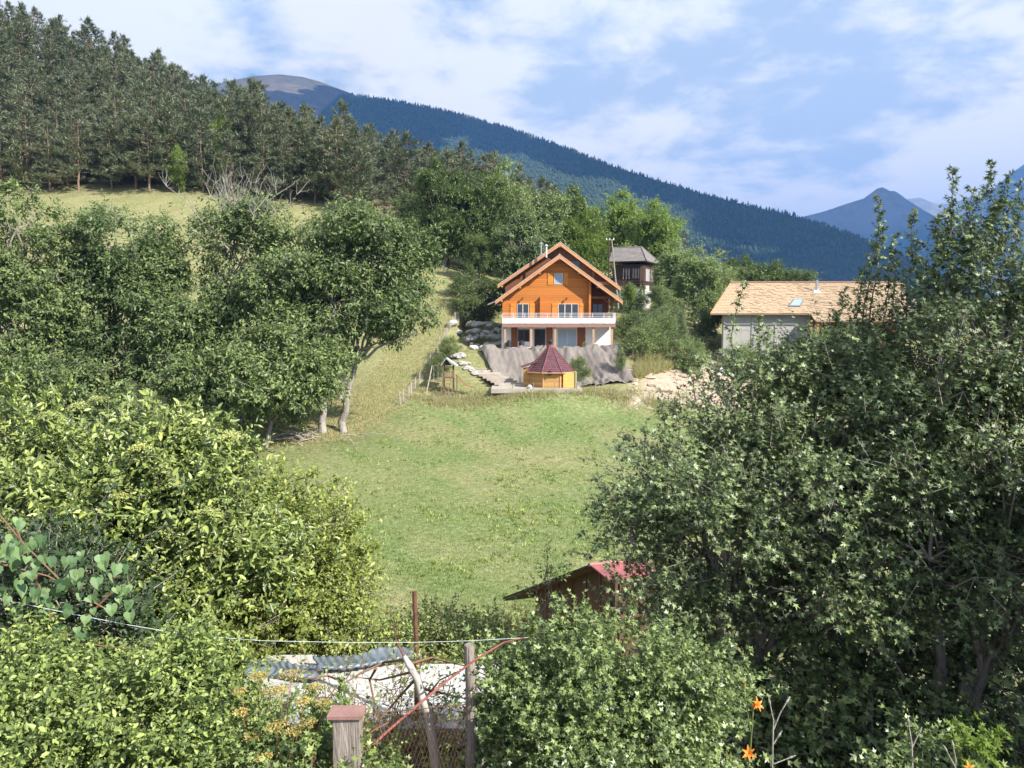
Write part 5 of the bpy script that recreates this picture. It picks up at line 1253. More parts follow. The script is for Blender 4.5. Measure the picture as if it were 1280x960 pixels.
# ---------------------------------------------------------------- grasses
def tufts(name, label, n, sampler, h, wdt, blades, mat, seed, kind_leaf='needle', pat=None):
    rng = np.random.default_rng(seed); p = sampler(rng, n); p[:, 2] = ground(p[:, 0], p[:, 1]) - .01
    A = np.repeat(p, blades, 0) + rng.normal(0, wdt * 1.6, (len(p) * blades, 3)) * [1, 1, 0]
    Dd = unit(rng.normal(0, .45, A.shape) * [1, 1, 0] + [0, 0, 1]); cl = np.repeat(rng.random(len(p)), blades)
    f = leaves(rng, A, Dd, rng.normal(0, 1, A.shape) * [1, 1, .1] + [0, -.2, .2], h * (.5 + .9 * rng.random(len(A))), kind_leaf, wdt / h)
    tv = 3; base_ = np.repeat(cl, tv) if pat is None else pat(f[0][:, 0], f[0][:, 1]); f = (f[0], f[1], np.clip(base_ * .8 + f[2] * .25, 0, 1))
    o = array_mesh(name, f[0], f[1], mat, None, f[2]); return tag(o, label, kind='stuff')
def s_meadow(rng, n):
    Y = 23 + 52 * rng.random(n * 3) ** 1.25; px = rng.uniform(280, 900, n * 3); x = (px - 640) / F * Y; ok = region(MEADOW, x, Y); return np.stack([x, Y, 0 * x], 1)[ok][:n]
def s_band(pa, pb):
    def f(rng, n):
        a = np.array(pa, float); b_ = np.array(pb, float); t = rng.random(n); k = np.linspace(0, 1, len(a)); u = rng.random(n)
        A = np.stack([np.interp(t, k, a[:, q]) for q in range(3)], 1); B = np.stack([np.interp(t, k, b_[:, q]) for q in range(3)], 1); c_ = A + (B - A) * u[:, None]
        x = (c_[:, 0] - 640) / F * c_[:, 2]; return np.stack([x, c_[:, 2], 0 * x], 1)
    return f
def s_jit(f, a):
    def g_(rng, n):
        p = f(rng, n * 4); p[:, :2] += rng.normal(0, a, (len(p), 2)); kk = fbm(p[:, 0], p[:, 1], 3.0, 3, 17) + rng.normal(0, .18, len(p)) > .12; return p[kk][:n]
    return g_
tufts('meadow_grass', 'short mown meadow grass', 60000, s_meadow, .080, .034, 3, 'grassblade', 1, pat=lawn_dry)
tufts('meadow_weeds', 'scattered darker weed clumps in the meadow', 3200, s_jit(s_meadow, .3), .16, .06, 7, 'lf_herb', 11)
tufts('tall_dry_grass', 'tall dry grass along the top edge of the meadow', 7000, s_jit(s_band([(500, 0, 71.5), (640, 0, 73.0), (760, 0, 73.0), (880, 0, 72)], [(520, 0, 76), (640, 0, 75), (760, 0, 75.5), (880, 0, 75)]), .9), .36, .045, 4, 'drygrass', 2)
tufts('tall_bank_grass', 'tall straw grass on the bank between the houses', 6000, s_band([(796, 0, 79), (830, 0, 82), (862, 0, 86)], [(800, 0, 84), (820, 0, 89), (850, 0, 92)]), .9, .06, 4, 'drygrass', 3)
tufts('slope_grass', 'rough grass of the sloping strip and under the tree belt', 12000, s_band([(300, 0, 57), (430, 0, 60), (500, 0, 70), (545, 0, 86), (590, 0, 104)], [(250, 0, 60), (380, 0, 66), (455, 0, 78), (500, 0, 92), (545, 0, 108)]), .14, .05, 4, 'drygrass', 4)
# dug earth: a heap of clods
rng = np.random.default_rng(9); bm = _bm.new()
for k in range(300):
    c0 = (rng.uniform(785, 935), rng.uniform(455, 502)); Y = 73 + (500 - c0[1]) * .33 + rng.normal(0, .6); x = X(c0[0], 480, Y); z = gz(x, Y); r = .10 + .38 * rng.random() ** 2.2
    g_ = _bm.ops.create_icosphere(bm, subdivisions=1, radius=r); jx = rng.uniform(1, 2)
    for v in g_['verts']: v.co = Vector([v.co[0] * jx + x, v.co[1] * 1.1 + Y, v.co[2] * .6 + z]) + Vector(rng.normal(0, r * .15, 3))
me = bpy.data.meshes.new('earth_clods'); bm.to_mesh(me); bm.free(); me.materials.append(M['dirt'])
o = bpy.data.objects.new('earth_clods', me); COL.objects.link(o); tag(o, 'heap of pale and reddish dug earth right of the ground sheet', kind='stuff')

# ---------------------------------------------------------------- old shed with a red sheet roof
R0 = P(737, 707, 20.0); rd = np.array([.8, .6, 0]); ld = np.array([-.6, .8, 0])
def sp(a, b_, dz): return R0 + rd * a + ld * b_ + np.array([0, 0, dz - max(a, 0) * .13])
tl = math.tan(rad(28)); trr = math.tan(rad(16)); LL = 3.8; RR = 0.72; DL = 2.2
sh = thing('shed', 'old brown plank shed with a faded red sheet on its sunny roof side', 'shed', sp(0, 0, -3))
nb_ = 7
for k in range(nb_):
    a0, a1 = DL * k / nb_ + .01, DL * (k + 1) / nb_ - .01
    MB().slab(sp(a0, 0, -.02), sp(a1, 0, -.02), sp(a1, LL, -.02 - tl * LL), sp(a0, LL, -.02 - tl * LL), .05).build('roof_plank', 'shedsoffit', sh)
for k in range(5):
    a0, a1 = DL * k / 5, DL * (k + 1) / 5 - .03; o_ = .012 * (k % 2)
    MB().slab(sp(a0, -.02, .03 + o_), sp(a1, -.02, .03 + o_), sp(a1, -RR, .03 + o_ - trr * RR), sp(a0, -RR, .03 + o_ - trr * RR), .03).build('roof_sheet', 'redroof', sh)
MB().tube([sp(-.02, 0, .03), sp(DL, 0, .03)], .05, 6).build('ridge_board', 'capwood', sh)
MB().slab(sp(-.04, 0, .03), sp(.02, 0, .03), sp(.02, LL + .05, .03 - tl * LL), sp(-.04, LL + .05, .03 - tl * LL), .06).build('barge_board', 'black', sh)
zb_ = -3.2
for k in range(19):   # gable boards
    b0_, b1_ = LL - .9 - .19 * k, LL - .9 - .19 * (k + 1) + .012
    if b1_ < -.6: break
    f_ = lambda b: -.12 - (tl * b if b > 0 else -trr * b)
    th_ = .02 + .012 * (k % 3); A, B = sp(.5 - th_, b0_, 0), sp(.5 - th_, b1_, 0); C2, D2 = sp(.55, b1_, 0), sp(.55, b0_, 0)
    zz = lambda p, z_: np.array([p[0], p[1], R0[2] + z_])
    MB().hexa([zz(A, zb_), zz(B, zb_), zz(C2, zb_), zz(D2, zb_)], [zz(A, f_(b0_)), zz(B, f_(b1_)), zz(C2, f_(b1_)), zz(D2, f_(b0_))]).build('wall_board', 'shedwall', sh)
MB().hexa([sp(.56, -.58, zb_), sp(DL - .3, -.58, zb_), sp(DL - .3, -.5, zb_), sp(.56, -.5, zb_)], [sp(.56, -.58, -.4), sp(DL - .3, -.58, -.4), sp(DL - .3, -.5, -.38), sp(.56, -.5, -.38)]).build('side_wall', 'shedwall', sh)
MB().hexa([sp(.56, LL - .95, zb_ - .4), sp(DL - .3, LL - .95, zb_ - .4), sp(DL - .3, LL - 1.05, zb_ - .4), sp(.56, LL - 1.05, zb_ - .4)], [sp(.56, LL - .95, -1.75), sp(DL - .3, LL - .95, -1.75), sp(DL - .3, LL - 1.05, -1.7), sp(.56, LL - 1.05, -1.7)]).build('side_wall', 'shedwall', sh)

# ---------------------------------------------------------------- concrete tank with sheets of metal
Tk = P(480, 905, 8.4); tk = thing('concrete_tank', 'low pale concrete tank with a thick slab lid on fieldstone walls', 'water tank', (Tk[0], 9.2, Tk[2] - 1))
zt_ = Tk[2] + .12; xa_, xb_ = X(372, 870, 8.8), X(612, 870, 8.8)
lid = MB().hexa([(xa_, 8.35, zt_ - .22), (xb_, 8.45, zt_ - .22), (xb_ + .1, 9.6, zt_ - .16), (xa_ - .1, 9.6, zt_ - .16)], [(xa_, 8.35, zt_), (xb_, 8.45, zt_ - .02), (xb_ + .1, 9.6, zt_ + .03), (xa_ - .1, 9.6, zt_ + .04)]).build('lid', 'concrete', tk)
MB().box(xa_ + .95, xb_ + .003, 8.25, 8.449, zt_ - .30, zt_ - .09).build('lid_edge', 'oldconcrete', tk)
MB().box(xa_ - .75, xa_ - .05, 8.9, 9.9, zt_ - 1.6, zt_ + .02).build('side_pier', 'concrete', tk)
MB().box(xa_ + .1, xb_ - .1, 8.75, 9.5, zt_ - 2.0, zt_ - .23).build('core_wall', 'oldconcrete', tk)
rng = np.random.default_rng(31)
for r_ in range(5):
    x = xa_ + .1
    while x < xb_ - .15:
        w_ = rng.uniform(.18, .34); bm = _bm.new(); _bm.ops.create_icosphere(bm, subdivisions=1, radius=1)
        for v in bm.verts: v.co = Vector([x + w_ / 2 + v.co[0] * w_ * .6 + rng.normal(0, .01), 8.62 + v.co[1] * .14, zt_ - .42 - r_ * .22 + v.co[2] * .13 + rng.normal(0, .01)]) - Vector(tk.location)
        me = bpy.data.meshes.new('stone'); bm.to_mesh(me); bm.free(); me.materials.append(M['stone']); o = bpy.data.objects.new('stone', me); COL.objects.link(o); o.parent = tk; x += w_
def sheet(label, px0, px1, Y0, Y1, z0, z1, seed, mat='sheet'):
    nu, nv = 70, 14; rng = np.random.default_rng(seed); x0, x1 = X(px0, 830, Y0), X(px1, 830, Y0)
    u, v = np.meshgrid(np.linspace(0, 1, nu), np.linspace(0, 1, nv)); x = x0 + (x1 - x0) * u + .05 * np.sin(v * 5); y = Y0 + (Y1 - Y0) * v + .12 * np.sin(u * 4 + seed)
    z = z0 + (z1 - z0) * v + .011 * np.sin(u * (x1 - x0) / .10 * 6.28) + .07 * fbm(u * 3 + seed, v * 2, 1, 3, seed) + .03 * u
    V_ = np.stack([x, y, z], -1).reshape(-1, 3); i = (np.arange(nu - 1)[None] + (np.arange(nv - 1) * nu)[:, None]).ravel()
    Tr = np.concatenate([np.stack([i, i + 1, i + nu + 1], 1), np.stack([i, i + nu + 1, i + nu], 1)])
    o = array_mesh('metal_sheet', V_, Tr, mat, None, smooth=True); m_ = o.modifiers.new('thick', 'SOLIDIFY'); m_.thickness = .03
    return tag(o, label, 'metal sheet', 'loose corrugated sheets on the tank')
zt2 = zt_ + .14
sheet('blue-grey corrugated metal sheet lying at the left end of the tank', 294, 400, 9.15, 9.45, zt2 - .06, zt2 - .01, 1)
sheet('buckled dark-edged metal sheet on the far side of the tank, left of the iron rod', 392, 520, 9.4, 9.65, zt2 - .03, zt2 + .01, 4)
MB().box(X(296, 838, 9.2), X(392, 838, 9.2), 8.95, 10.1, zt2 - .16, zt2 - .06).build('x', 'black') if False else None
bt = MB().box(X(298, 838, 9.0), X(386, 838, 9.0), 8.98, 9.12, zt2 - .26, zt2 - .12).build('shade_strip', 'black', None, origin=(X(340, 838, 9), 9, zt2 - .2)); tag(bt, 'added black strip standing for the shade under the left metal sheet', 'beam')  # black bar added to stand for the shadow below the sheet

# ---------------------------------------------------------------- garden fence, rods, cords
gf = thing('garden_fence', 'slack wire-net garden fence on old wooden posts in front of the tank', 'fence', (X(587, 880, 6.6), 6.6, gz(-.3, 6.6)))
g0 = gz(-.3, 6.6)
q = MB().tube([(X(587, 880, 6.6), 6.6, g0 - .3), (X(587.5, 880, 6.6) + .01, 6.6, Z(860, 6.6)), (X(587, 880, 6.6), 6.6, Z(806, 6.6))], [.052, .048, .044], 12).build('post', 'greypost', gf)
xq0, xq1 = X(415, 920, 5.2), X(453, 920, 5.2)
MB().hexa([(xq0, 5.15, gz(-1, 5.2) - .3), (xq1, 5.14, gz(-1, 5.2) - .3), (xq1, 5.26, gz(-1, 5.2) - .3), (xq0, 5.27, gz(-1, 5.2) - .3)], [(xq0 + .02, 5.15, Z(890, 5.2)), (xq1 - .01, 5.14, Z(893, 5.2)), (xq1 - .01, 5.26, Z(893, 5.2)), (xq0 + .02, 5.27, Z(893, 5.2))]).build('thick_post', 'greypost', gf)
MB().box(xq0 - .015, xq1 + .015, 5.12, 5.28, Z(893, 5.2) + .002, Z(888.5, 5.2)).build('post_cap', 'capwood', gf)
q = MB(); a = np.array([xq1, 5.2, Z(893, 5.2)]); b_ = np.array([X(587, 880, 6.6), 6.6, Z(880, 6.6)])
nx_ = 26
for s_ in (1, -1):
    for k in range(-12, nx_):
        pts = []
        for j in range(0, 13):
            t_ = (k + j) / nx_ if s_ > 0 else (k + 12 - j) / nx_
            if 0 <= t_ <= 1: pts.append(a + (b_ - a) * t_ + [0, 0, -.095 * j + .01 * math.sin(t_ * 20)])
        if len(pts) > 1: q.tube(pts, .0016, 3, cap=False)
q.tube([a, b_], .004, 4, cap=False); o = q.build('wire_net', 'rust', gf); o['kind'] = 'stuff'
rr0 = (X(520, 830, 8.2), 8.2); ir = MB().tube([(rr0[0], 8.2, zt_ - .0), (rr0[0] + .005, 8.2, Z(800, 8.2)), (rr0[0] - .01, 8.2, Z(739, 8.2))], .026, 8).build('iron_rod', 'rust', None, origin=(rr0[0], 8.2, zt_)); tag(ir, 'upright rusty iron rod standing at the tank', 'rod')
cd = MB().tube([P(*v) for v in ((-30, 742, 6.4), (40, 757, 6.45), (88, 767, 6.5), (160, 781, 6.5), (238, 794, 6.55), (330, 801, 6.6), (430, 803, 6.6), (520, 803, 6.6), (587, 801, 6.55), (660, 797, 6.5))], .0022, 5).build('cord', 'rope', None, origin=P(88, 767, 6.5)); tag(cd, 'thin pale cord stretched sideways above the garden fence', 'cord')
rp = MB().tube([P(*v) for v in ((446, 950, 5.5), (480, 918, 5.7), (520, 883, 6.0), (560, 850, 6.3), (595, 824, 6.4), (630, 803, 6.5), (656, 797, 6.5))], [.011, .011, .011, .010, .009, .008, .006], 7).build('bent_rod', 'rustred', None, origin=P(446, 950, 5.5)); tag(rp, 'reddish bent rod leaning across the fence from thick post to bush', 'rod')
rng = np.random.default_rng(12)
dv = thing('dead_vine', 'bare dead vine trunk with arching twigs in front of the tank', 'dead vine', P(545, 990, 6.9))
q = MB().tube([P(*v) for v in ((546, 1010, 6.9), (545, 965, 6.9), (541, 930, 6.88), (536, 895, 6.86), (528, 872, 6.88), (522, 850, 6.9), (512, 832, 6.9), (505, 820, 6.9))], [.05, .046, .043, .042, .044, .036, .034, .02], 8).build('trunk', 'deadwood', dv, smooth=True)
for pts in (((509, 824), (480, 828), (450, 842), (418, 862), (400, 884)), ((512, 830), (540, 822), (580, 832), (612, 846)), ((520, 848), (500, 870), (470, 905), (452, 920)), ((524, 860), (560, 868), (610, 880)), ((536, 890), (500, 896), (468, 912), (440, 935)),
            ((505, 820), (495, 800), (492, 780)), ((470, 836), (462, 850), (470, 890), (478, 920)), ((530, 875), (550, 850), (575, 838)), ((515, 840), (475, 850), (440, 846)), ((430, 852), (410, 845), (372, 850))):
    w_ = bent(P(*pts[0], 6.9), P(*pts[0], 6.9), rng, 2); ps = [P(a_, b__, 6.9 + .25 * math.sin(i_ * 1.3)) for i_, (a_, b__) in enumerate(pts)]
    MB().tube(ps, list(np.linspace(.014, .004, len(ps))), 5).build('branch', 'redstem', dv)

# ---------------------------------------------------------------- foreground shrubs and trees
def shrub(seed, name, label, cat, fpx, fY, lb, nt_, twig, k, ls, kind, asp, mat, bark, stems, rt, spires=(), clumps=None, cr=.3, up=.35, droop=.25, shell=.4, jit=.55, fork=.3, twr=.006, tww=.5, foot_=None, grp=None):
    rng = np.random.default_rng(seed); b0_ = foot(fpx, fY) if foot_ is None else np.array(foot_, float)
    L_ = [lobe(*q) for q in lb]; sps = [(P(*s), P(*e_), m_) for s, e_, m_ in spires]
    wd, fo = grow(rng, b0_, L_, nt_, twig, k, ls, kind, asp, stems, rt, clumps or 16 * len(lb), cr, up, droop, fork, tww, shell, sps, jit, twr)
    return plant(name, label, cat, b0_, wd, fo, bark, mat, group=grp)
shrub(1, 'maple_tree', 'big dark field maple with pale sunlit leaf sprays, left of the right-hand maple', 'tree', 935, 10.5,
      [(1010, 610, 10.4, 125, 85), (905, 650, 10.2, 90, 66), (1090, 530, 11, 90, 78), (985, 545, 11, 70, 52), (850, 625, 10.2, 56, 40), (1040, 720, 10.2, 120, 80), (920, 720, 10.4, 80, 52), (1105, 450, 11, 40, 46), (905, 530, 11, 26, 34), (1150, 590, 10.4, 70, 60), (885, 545, 11, 52, 40), (965, 495, 11.2, 58, 44), (820, 610, 10.6, 56, 42), (790, 660, 10.3, 34, 40), (1010, 465, 11.2, 40, 36), (1075, 460, 11.2, 60, 54), (1140, 470, 11.2, 60, 70), (1010, 480, 11.2, 40, 26), (835, 725, 10.3, 46, 36), (812, 748, 10.8, 34, 30)],
      8200, .32, 9, .084, 'maple', 1.0, 'lf_maple', 'bark', 2, .11,
      [((905, 540, 10.8), (930, 335, 10.8), 24), ((935, 520, 10.8), (962, 410, 10.8), 14), ((985, 520, 11), (1012, 405, 11), 14), ((890, 560, 10.8), (868, 440, 10.8), 14), ((1030, 520, 11), (1045, 390, 11), 14), ((1080, 430, 11), (1098, 245, 11), 26), ((1105, 430, 11), (1112, 330, 11), 10),
       ((820, 600, 10.2), (765, 552, 10.1), 8), ((810, 640, 10.2), (732, 636, 10), 12), ((850, 560, 10.2), (800, 538, 10.1), 8), ((800, 650, 10.2), (745, 690, 10), 9), ((870, 500, 10.8), (862, 455, 10.8), 6), ((1130, 420, 11), (1146, 262, 11), 26), ((1040, 450, 11), (1056, 360, 11), 16), ((1070, 420, 11), (1080, 330, 11), 16), ((1115, 400, 11), (1122, 290, 11), 18), ((955, 520, 11), (948, 395, 11), 18), ((840, 580, 10.6), (826, 500, 10.6), 12), ((1085, 420, 11), (1104, 285, 11), 18)], clumps=200, cr=.22, shell=.5)
shrub(2, 'maple_tree', 'tall field maple at the right edge with long upright shoots', 'tree', 1225, 9.8,
      [(1190, 440, 10.3, 95, 105), (1250, 350, 10.4, 55, 75), (1235, 560, 9.8, 115, 120), (1165, 650, 9.5, 95, 95), (1310, 460, 10, 80, 110), (1260, 720, 9.6, 110, 85), (1150, 520, 10, 70, 70), (1340, 620, 9.8, 90, 120)],
      6000, .30, 9, .084, 'maple', 1.0, 'lf_maple', 'bark', 3, .10,
      [((1190, 380, 10.3), (1190, 208, 10.3), 26), ((1235, 330, 10.4), (1240, 200, 10.4), 24), ((1215, 330, 10.3), (1212, 232, 10.3), 12), ((1265, 330, 10.4), (1276, 225, 10.4), 16), ((1165, 400, 10.3), (1168, 330, 10.3), 8), ((1225, 300, 10.4), (1256, 250, 10.4), 14), ((1175, 400, 10.3), (1172, 270, 10.3), 20), ((1205, 330, 10.3), (1222, 245, 10.3), 16), ((1160, 420, 10.3), (1150, 320, 10.3), 14), ((1250, 320, 10.4), (1262, 215, 10.4), 18)], clumps=180, cr=.22, shell=.5)
shrub(3, 'maple_tree', 'shaded low maple growth filling the dark hollow under the two big maples', 'tree', 1070, 11.5,
      [(980, 820, 11.2, 130, 90), (1120, 840, 11.2, 130, 100), (1250, 860, 11, 120, 110), (880, 800, 11.5, 90, 80), (1060, 900, 10.2, 150, 70), (930, 930, 9.6, 110, 60), (1150, 940, 9.4, 130, 70), (1270, 930, 9.2, 90, 90), (1060, 700, 11.8, 160, 90), (1230, 700, 11.8, 120, 100)],
      4200, .4, 9, .11, 'trilobe', 1.1, 'lf_maple', 'bark', 4, .12, clumps=150, cr=.34, shell=.7)
shrub(4, 'maple_tree', 'leafy maple standing to the right, outside the photograph, shading the hollow', 'tree', 1280, 8, [], 1, .1, 1, .1, 'rhomb', 1, 'lf_maple', 'bark', 1, .1) if False else None
rng = np.random.default_rng(44); b0_ = np.array([9.4, 7.4, gz(9.4, 7.4)])
wd, fo = grow(rng, b0_, [(np.array([7.9, 7.7, -1.6]), (1.6, 1.5, 1.7)), (np.array([8.9, 7.0, -1.1]), (1.8, 1.5, 1.8)), (np.array([10.2, 6.4, -0.9]), (2., 1.6, 2.)), (np.array([9.0, 7.6, -2.0]), (2.2, 2.0, 2.0)), (np.array([10.4, 6.2, -2.2]), (2.2, 2.2, 2.0)), (np.array([9.4, 8.4, -3.6]), (2.0, 1.6, 1.6)), (np.array([11.6, 7.8, -1.8]), (2.2, 2.2, 2.2)), (np.array([11.2, 5.6, -2.6]), (1.6, 1.2, 1.5))], 4200, .45, 8, .13, 'trilobe', 1.1, 2, .14, 130, .4, .3, .3, .3, .3, .5)
plant('maple_tree', 'wide maple beside the garden, at the far right of the tall one', 'tree', b0_, wd, fo, 'bark', 'lf_maple')
shrub(5, 'elder_bush', 'large elder bush with narrow leaflets and yellowish flower clusters', 'shrub', 190, 9.6,
      [(150, 665, 9.5, 100, 62), (245, 640, 9.5, 60, 48), (50, 650, 9.5, 70, 58), (205, 575, 9.6, 48, 28), (110, 600, 9.7, 60, 34), (30, 540, 9.9, 40, 26), (160, 760, 9.2, 110, 55), (285, 730, 9.3, 66, 60), (178, 535, 9.7, 26, 18), (285, 595, 9.6, 26, 20)],
      4700, .42, 12, .115, 'oval', .42, 'lf_elder', 'bark', 5, .06,
      [((205, 560, 9.6), (185, 492, 9.5), 12), ((40, 540, 9.8), (95, 475, 9.8), 11), ((0, 540, 9.8), (20, 470, 9.8), 10), ((250, 600, 9.6), (292, 520, 9.6), 11), ((100, 590, 9.7), (140, 515, 9.7), 11), ((170, 560, 9.7), (240, 505, 9.6), 11), ((285, 610, 9.6), (318, 548, 9.6), 11), ((130, 590, 9.7), (165, 500, 9.7), 12), ((60, 570, 9.7), (60, 495, 9.7), 12)], clumps=100, cr=.20, shell=.6, droop=.1, up=.3, tww=.35)
shrub(6, 'hazel_shrub', 'sunlit yellow-green shrub at the right side of the elder bush', 'shrub', 370, 11.2,
      [(360, 668, 11, 62, 44), (315, 640, 11, 46, 34), (400, 725, 11, 46, 46), (340, 745, 10.6, 85, 50), (415, 775, 11, 40, 26), (290, 690, 10.8, 50, 46), (270, 790, 10.2, 80, 44)],
      6600, .36, 10, .085, 'rhomb', .5, 'lf_yellow', 'bark', 6, .045,
      [((400, 640, 11), (446, 628, 10.9), 8), ((370, 600, 11), (400, 592, 11), 6), ((430, 700, 11), (474, 684, 10.9), 10), ((340, 630, 11), (352, 575, 11), 12), ((420, 690, 11), (455, 650, 10.9), 10), ((300, 630, 11), (305, 580, 11), 10), ((380, 650, 11), (425, 600, 11), 12)], clumps=120, cr=.21, shell=.55, droop=.15)
shrub(7, 'currant_bush', 'round sunlit currant bush with small lobed leaves, bottom centre beside the daylilies', 'shrub', 775, 7.0,
      [(770, 880, 6.8, 130, 92), (680, 880, 6.7, 78, 80), (865, 895, 6.8, 80, 70), (735, 815, 6.9, 70, 42), (790, 960, 6.3, 150, 60), (640, 850, 6.9, 48, 50), (820, 830, 6.9, 60, 42), (655, 960, 6.4, 60, 60)],
      5400, .17, 9, .052, 'trilobe', 1.05, 'lf_goose', 'greenstem', 7, .018,
      [((700, 800, 6.8), (692, 742, 6.8), 11), ((740, 790, 6.9), (728, 752, 6.9), 8), ((780, 800, 6.9), (792, 742, 6.9), 11), ((820, 800, 6.9), (838, 768, 6.9), 7), ((880, 840, 6.8), (912, 798, 6.8), 10), ((900, 860, 6.8), (940, 810, 6.8), 10),
       ((900, 880, 6.8), (955, 862, 6.7), 8), ((650, 830, 6.8), (640, 790, 6.8), 8), ((850, 820, 6.9), (868, 775, 6.9), 8), ((660, 810, 6.8), (668, 770, 6.8), 7)], clumps=150, cr=.125, shell=.6, twr=.003)
shrub(8, 'bramble_thicket', 'low tangle of small-leaved bramble and nettles filling the bottom left corner', 'bramble', 130, 6.2,
      [(60, 900, 5.9, 110, 65), (190, 890, 6.0, 90, 62), (130, 960, 5.6, 160, 50), (270, 930, 5.9, 70, 60), (20, 830, 6.3, 60, 30), (240, 840, 6.2, 62, 32)],
      4000, .2, 10, .055, 'oval', .55, 'lf_herb', 'greenstem', 8, .012, [((150, 860, 6.1), (172, 812, 6.1), 8), ((60, 850, 6.1), (40, 800, 6.2), 8), ((230, 850, 6), (255, 790, 6), 12), ((190, 860, 6), (205, 800, 6), 12), ((100, 870, 6), (120, 812, 6), 12), ((20, 850, 6), (8, 790, 6), 10), ((270, 900, 6), (285, 830, 6), 12)], clumps=105, cr=.12, shell=.7, twr=.003)
shrub(17, 'twiggy_climber', 'sparse tangle of thin twigs and a few leaves sprawling over the tank', 'climbing plant', 470, 7.9,
      [(430, 862, 7.7, 50, 26), (500, 858, 7.8, 50, 24), (560, 868, 7.7, 40, 26), (460, 905, 7.6, 60, 20), (540, 905, 7.5, 44, 24), (395, 840, 8.0, 30, 16)], 300, .30, 5, .05, 'rhomb', .6, 'lf_herb', 'redstem', 4, .012, clumps=70, cr=.12, shell=.8, twr=.003, tww=.95)
shrub(9, 'weedy_shrub', 'green weedy growth behind the tank and iron rod', 'shrub', 500, 12.5,
      [(470, 800, 12, 60, 22), (540, 800, 12.5, 60, 20), (590, 812, 12, 50, 24), (420, 810, 11.5, 60, 26), (530, 835, 11, 120, 18)], 2200, .3, 9, .08, 'rhomb', .5, 'lf_herb', 'redstem', 5, .02, clumps=70, cr=.18, shell=.6)
shrub(10, 'golden_shrub', 'small orange-yellow leaved shrub left of the shed wall', 'shrub', 618, 12.8,
      [(625, 800, 12.8, 30, 18), (598, 812, 12.6, 24, 14), (645, 790, 13, 22, 12)], 420, .22, 9, .07, 'rhomb', .5, 'lf_autumn', 'redstem', 3, .015, clumps=40, cr=.14, shell=.6)
shrub(11, 'currant_bush', 'loose leafy stems growing round the thick capped post', 'shrub', 430, 5.2,
      [(395, 960, 5.3, 60, 40), (470, 975, 5.2, 50, 24), (345, 950, 5.5, 50, 45)], 620, .16, 8, .05, 'trilobe', 1, 'lf_herb', 'greenstem', 4, .01, [((400, 930, 5.3), (385, 858, 5.4), 10), ((430, 900, 5.6), (425, 848, 5.6), 9), ((380, 930, 5.3), (412, 880, 5.4), 8)], clumps=34, cr=.12, shell=.6, twr=.003)
shrub(12, 'sapling', 'thin young sapling in front of the meadow, left of the shed roof', 'sapling', 682, 15.5,
      [(684, 722, 15.5, 9, 22), (672, 745, 15.5, 16, 12)], 26, .3, 7, .09, 'rhomb', .5, 'lf_elder', 'bark', 1, .02, [((683, 730, 15.5), (684, 672, 15.5), 10)], clumps=8, cr=.15, shell=.8, twr=.006)
shrub(13, 'nettle_patch', 'weeds crowding the fieldstone foot of the tank', 'weeds', 500, 7.6,
      [(470, 970, 7.2, 60, 18), (560, 985, 7, 60, 20), (620, 960, 7.3, 40, 30)], 420, .2, 8, .055, 'rhomb', .55, 'lf_herb', 'greenstem', 4, .01, clumps=36, cr=.14, shell=.6, twr=.003)
# flower clusters of the elder
el_ = [o for o in bpy.data.objects if o.name == 'elder_bush'][0]; rng = np.random.default_rng(4)
for (px, py) in ((100, 508), (122, 500), (60, 520), (222, 606), (262, 640), (205, 668), (150, 622), (290, 545), (175, 560), (270, 690), (228, 730), (240, 745)):
    c0 = P(px, py, 8.75 if py > 530 else 9.3); n_ = 300; a = rng.random(n_) * 6.28; r_ = .13 * rng.random(n_) ** .7 * (1 + .35 * np.sin(a * 5)); p = c0 + np.stack([np.cos(a) * r_, np.sin(a) * r_, .05 * rng.random(n_) - r_ ** 2 * 2], 1)
    f = leaves(rng, p, rng.normal(0, 1, (n_, 3)) + [0, 0, .4], rng.normal(0, .4, (n_, 3)) + [0, -.3, 1], np.full(n_, .022), 'rhomb', .9); array_mesh('flower_cluster', f[0] - np.array(el_.location), f[1], 'elderflower', el_, f[2])
# heart-leaved climber: every leaf on its own
hv = thing('heart_leaf_climber', 'climber with large pale heart-shaped leaves hanging at the left edge', 'climbing plant', foot(80, 6.8)); hvl = np.array(hv.location)
rng = np.random.default_rng(19); hm_ = []
for k in range(4):
    f = leaves(rng, np.zeros((1, 3)), np.array([[0, 1., 0]]), np.array([[0, 0, 1.]]), np.array([1.0]), 'heart', .82 + .1 * k)
    vv = f[0].copy(); vv[:, 2] += -.18 * vv[:, 1] ** 2 + .12 * np.abs(vv[:, 0]) * (k - 1); me = bpy.data.meshes.new('leaf')
    me.from_pydata(vv.tolist(), [], f[1].tolist()); at_ = me.attributes.new('rnd', 'FLOAT', 'POINT'); at_.data.foreach_set('value', np.full(len(vv), k / 3, dtype=np.float32)); me.materials.append(M['lf_heart']); hm_.append(me)
hpts = [(rng.uniform(-15, 60), rng.uniform(645, 700)) for _ in range(26)] + [(rng.uniform(40, 165), rng.uniform(688, 765)) for _ in range(44)] + [(rng.uniform(-15, 120), rng.uniform(700, 790)) for _ in range(30)] + [(rng.uniform(0, 62), rng.uniform(815, 860)) for _ in range(24)] + [(rng.uniform(60, 100), rng.uniform(795, 830)) for _ in range(10)]
from mathutils import Matrix
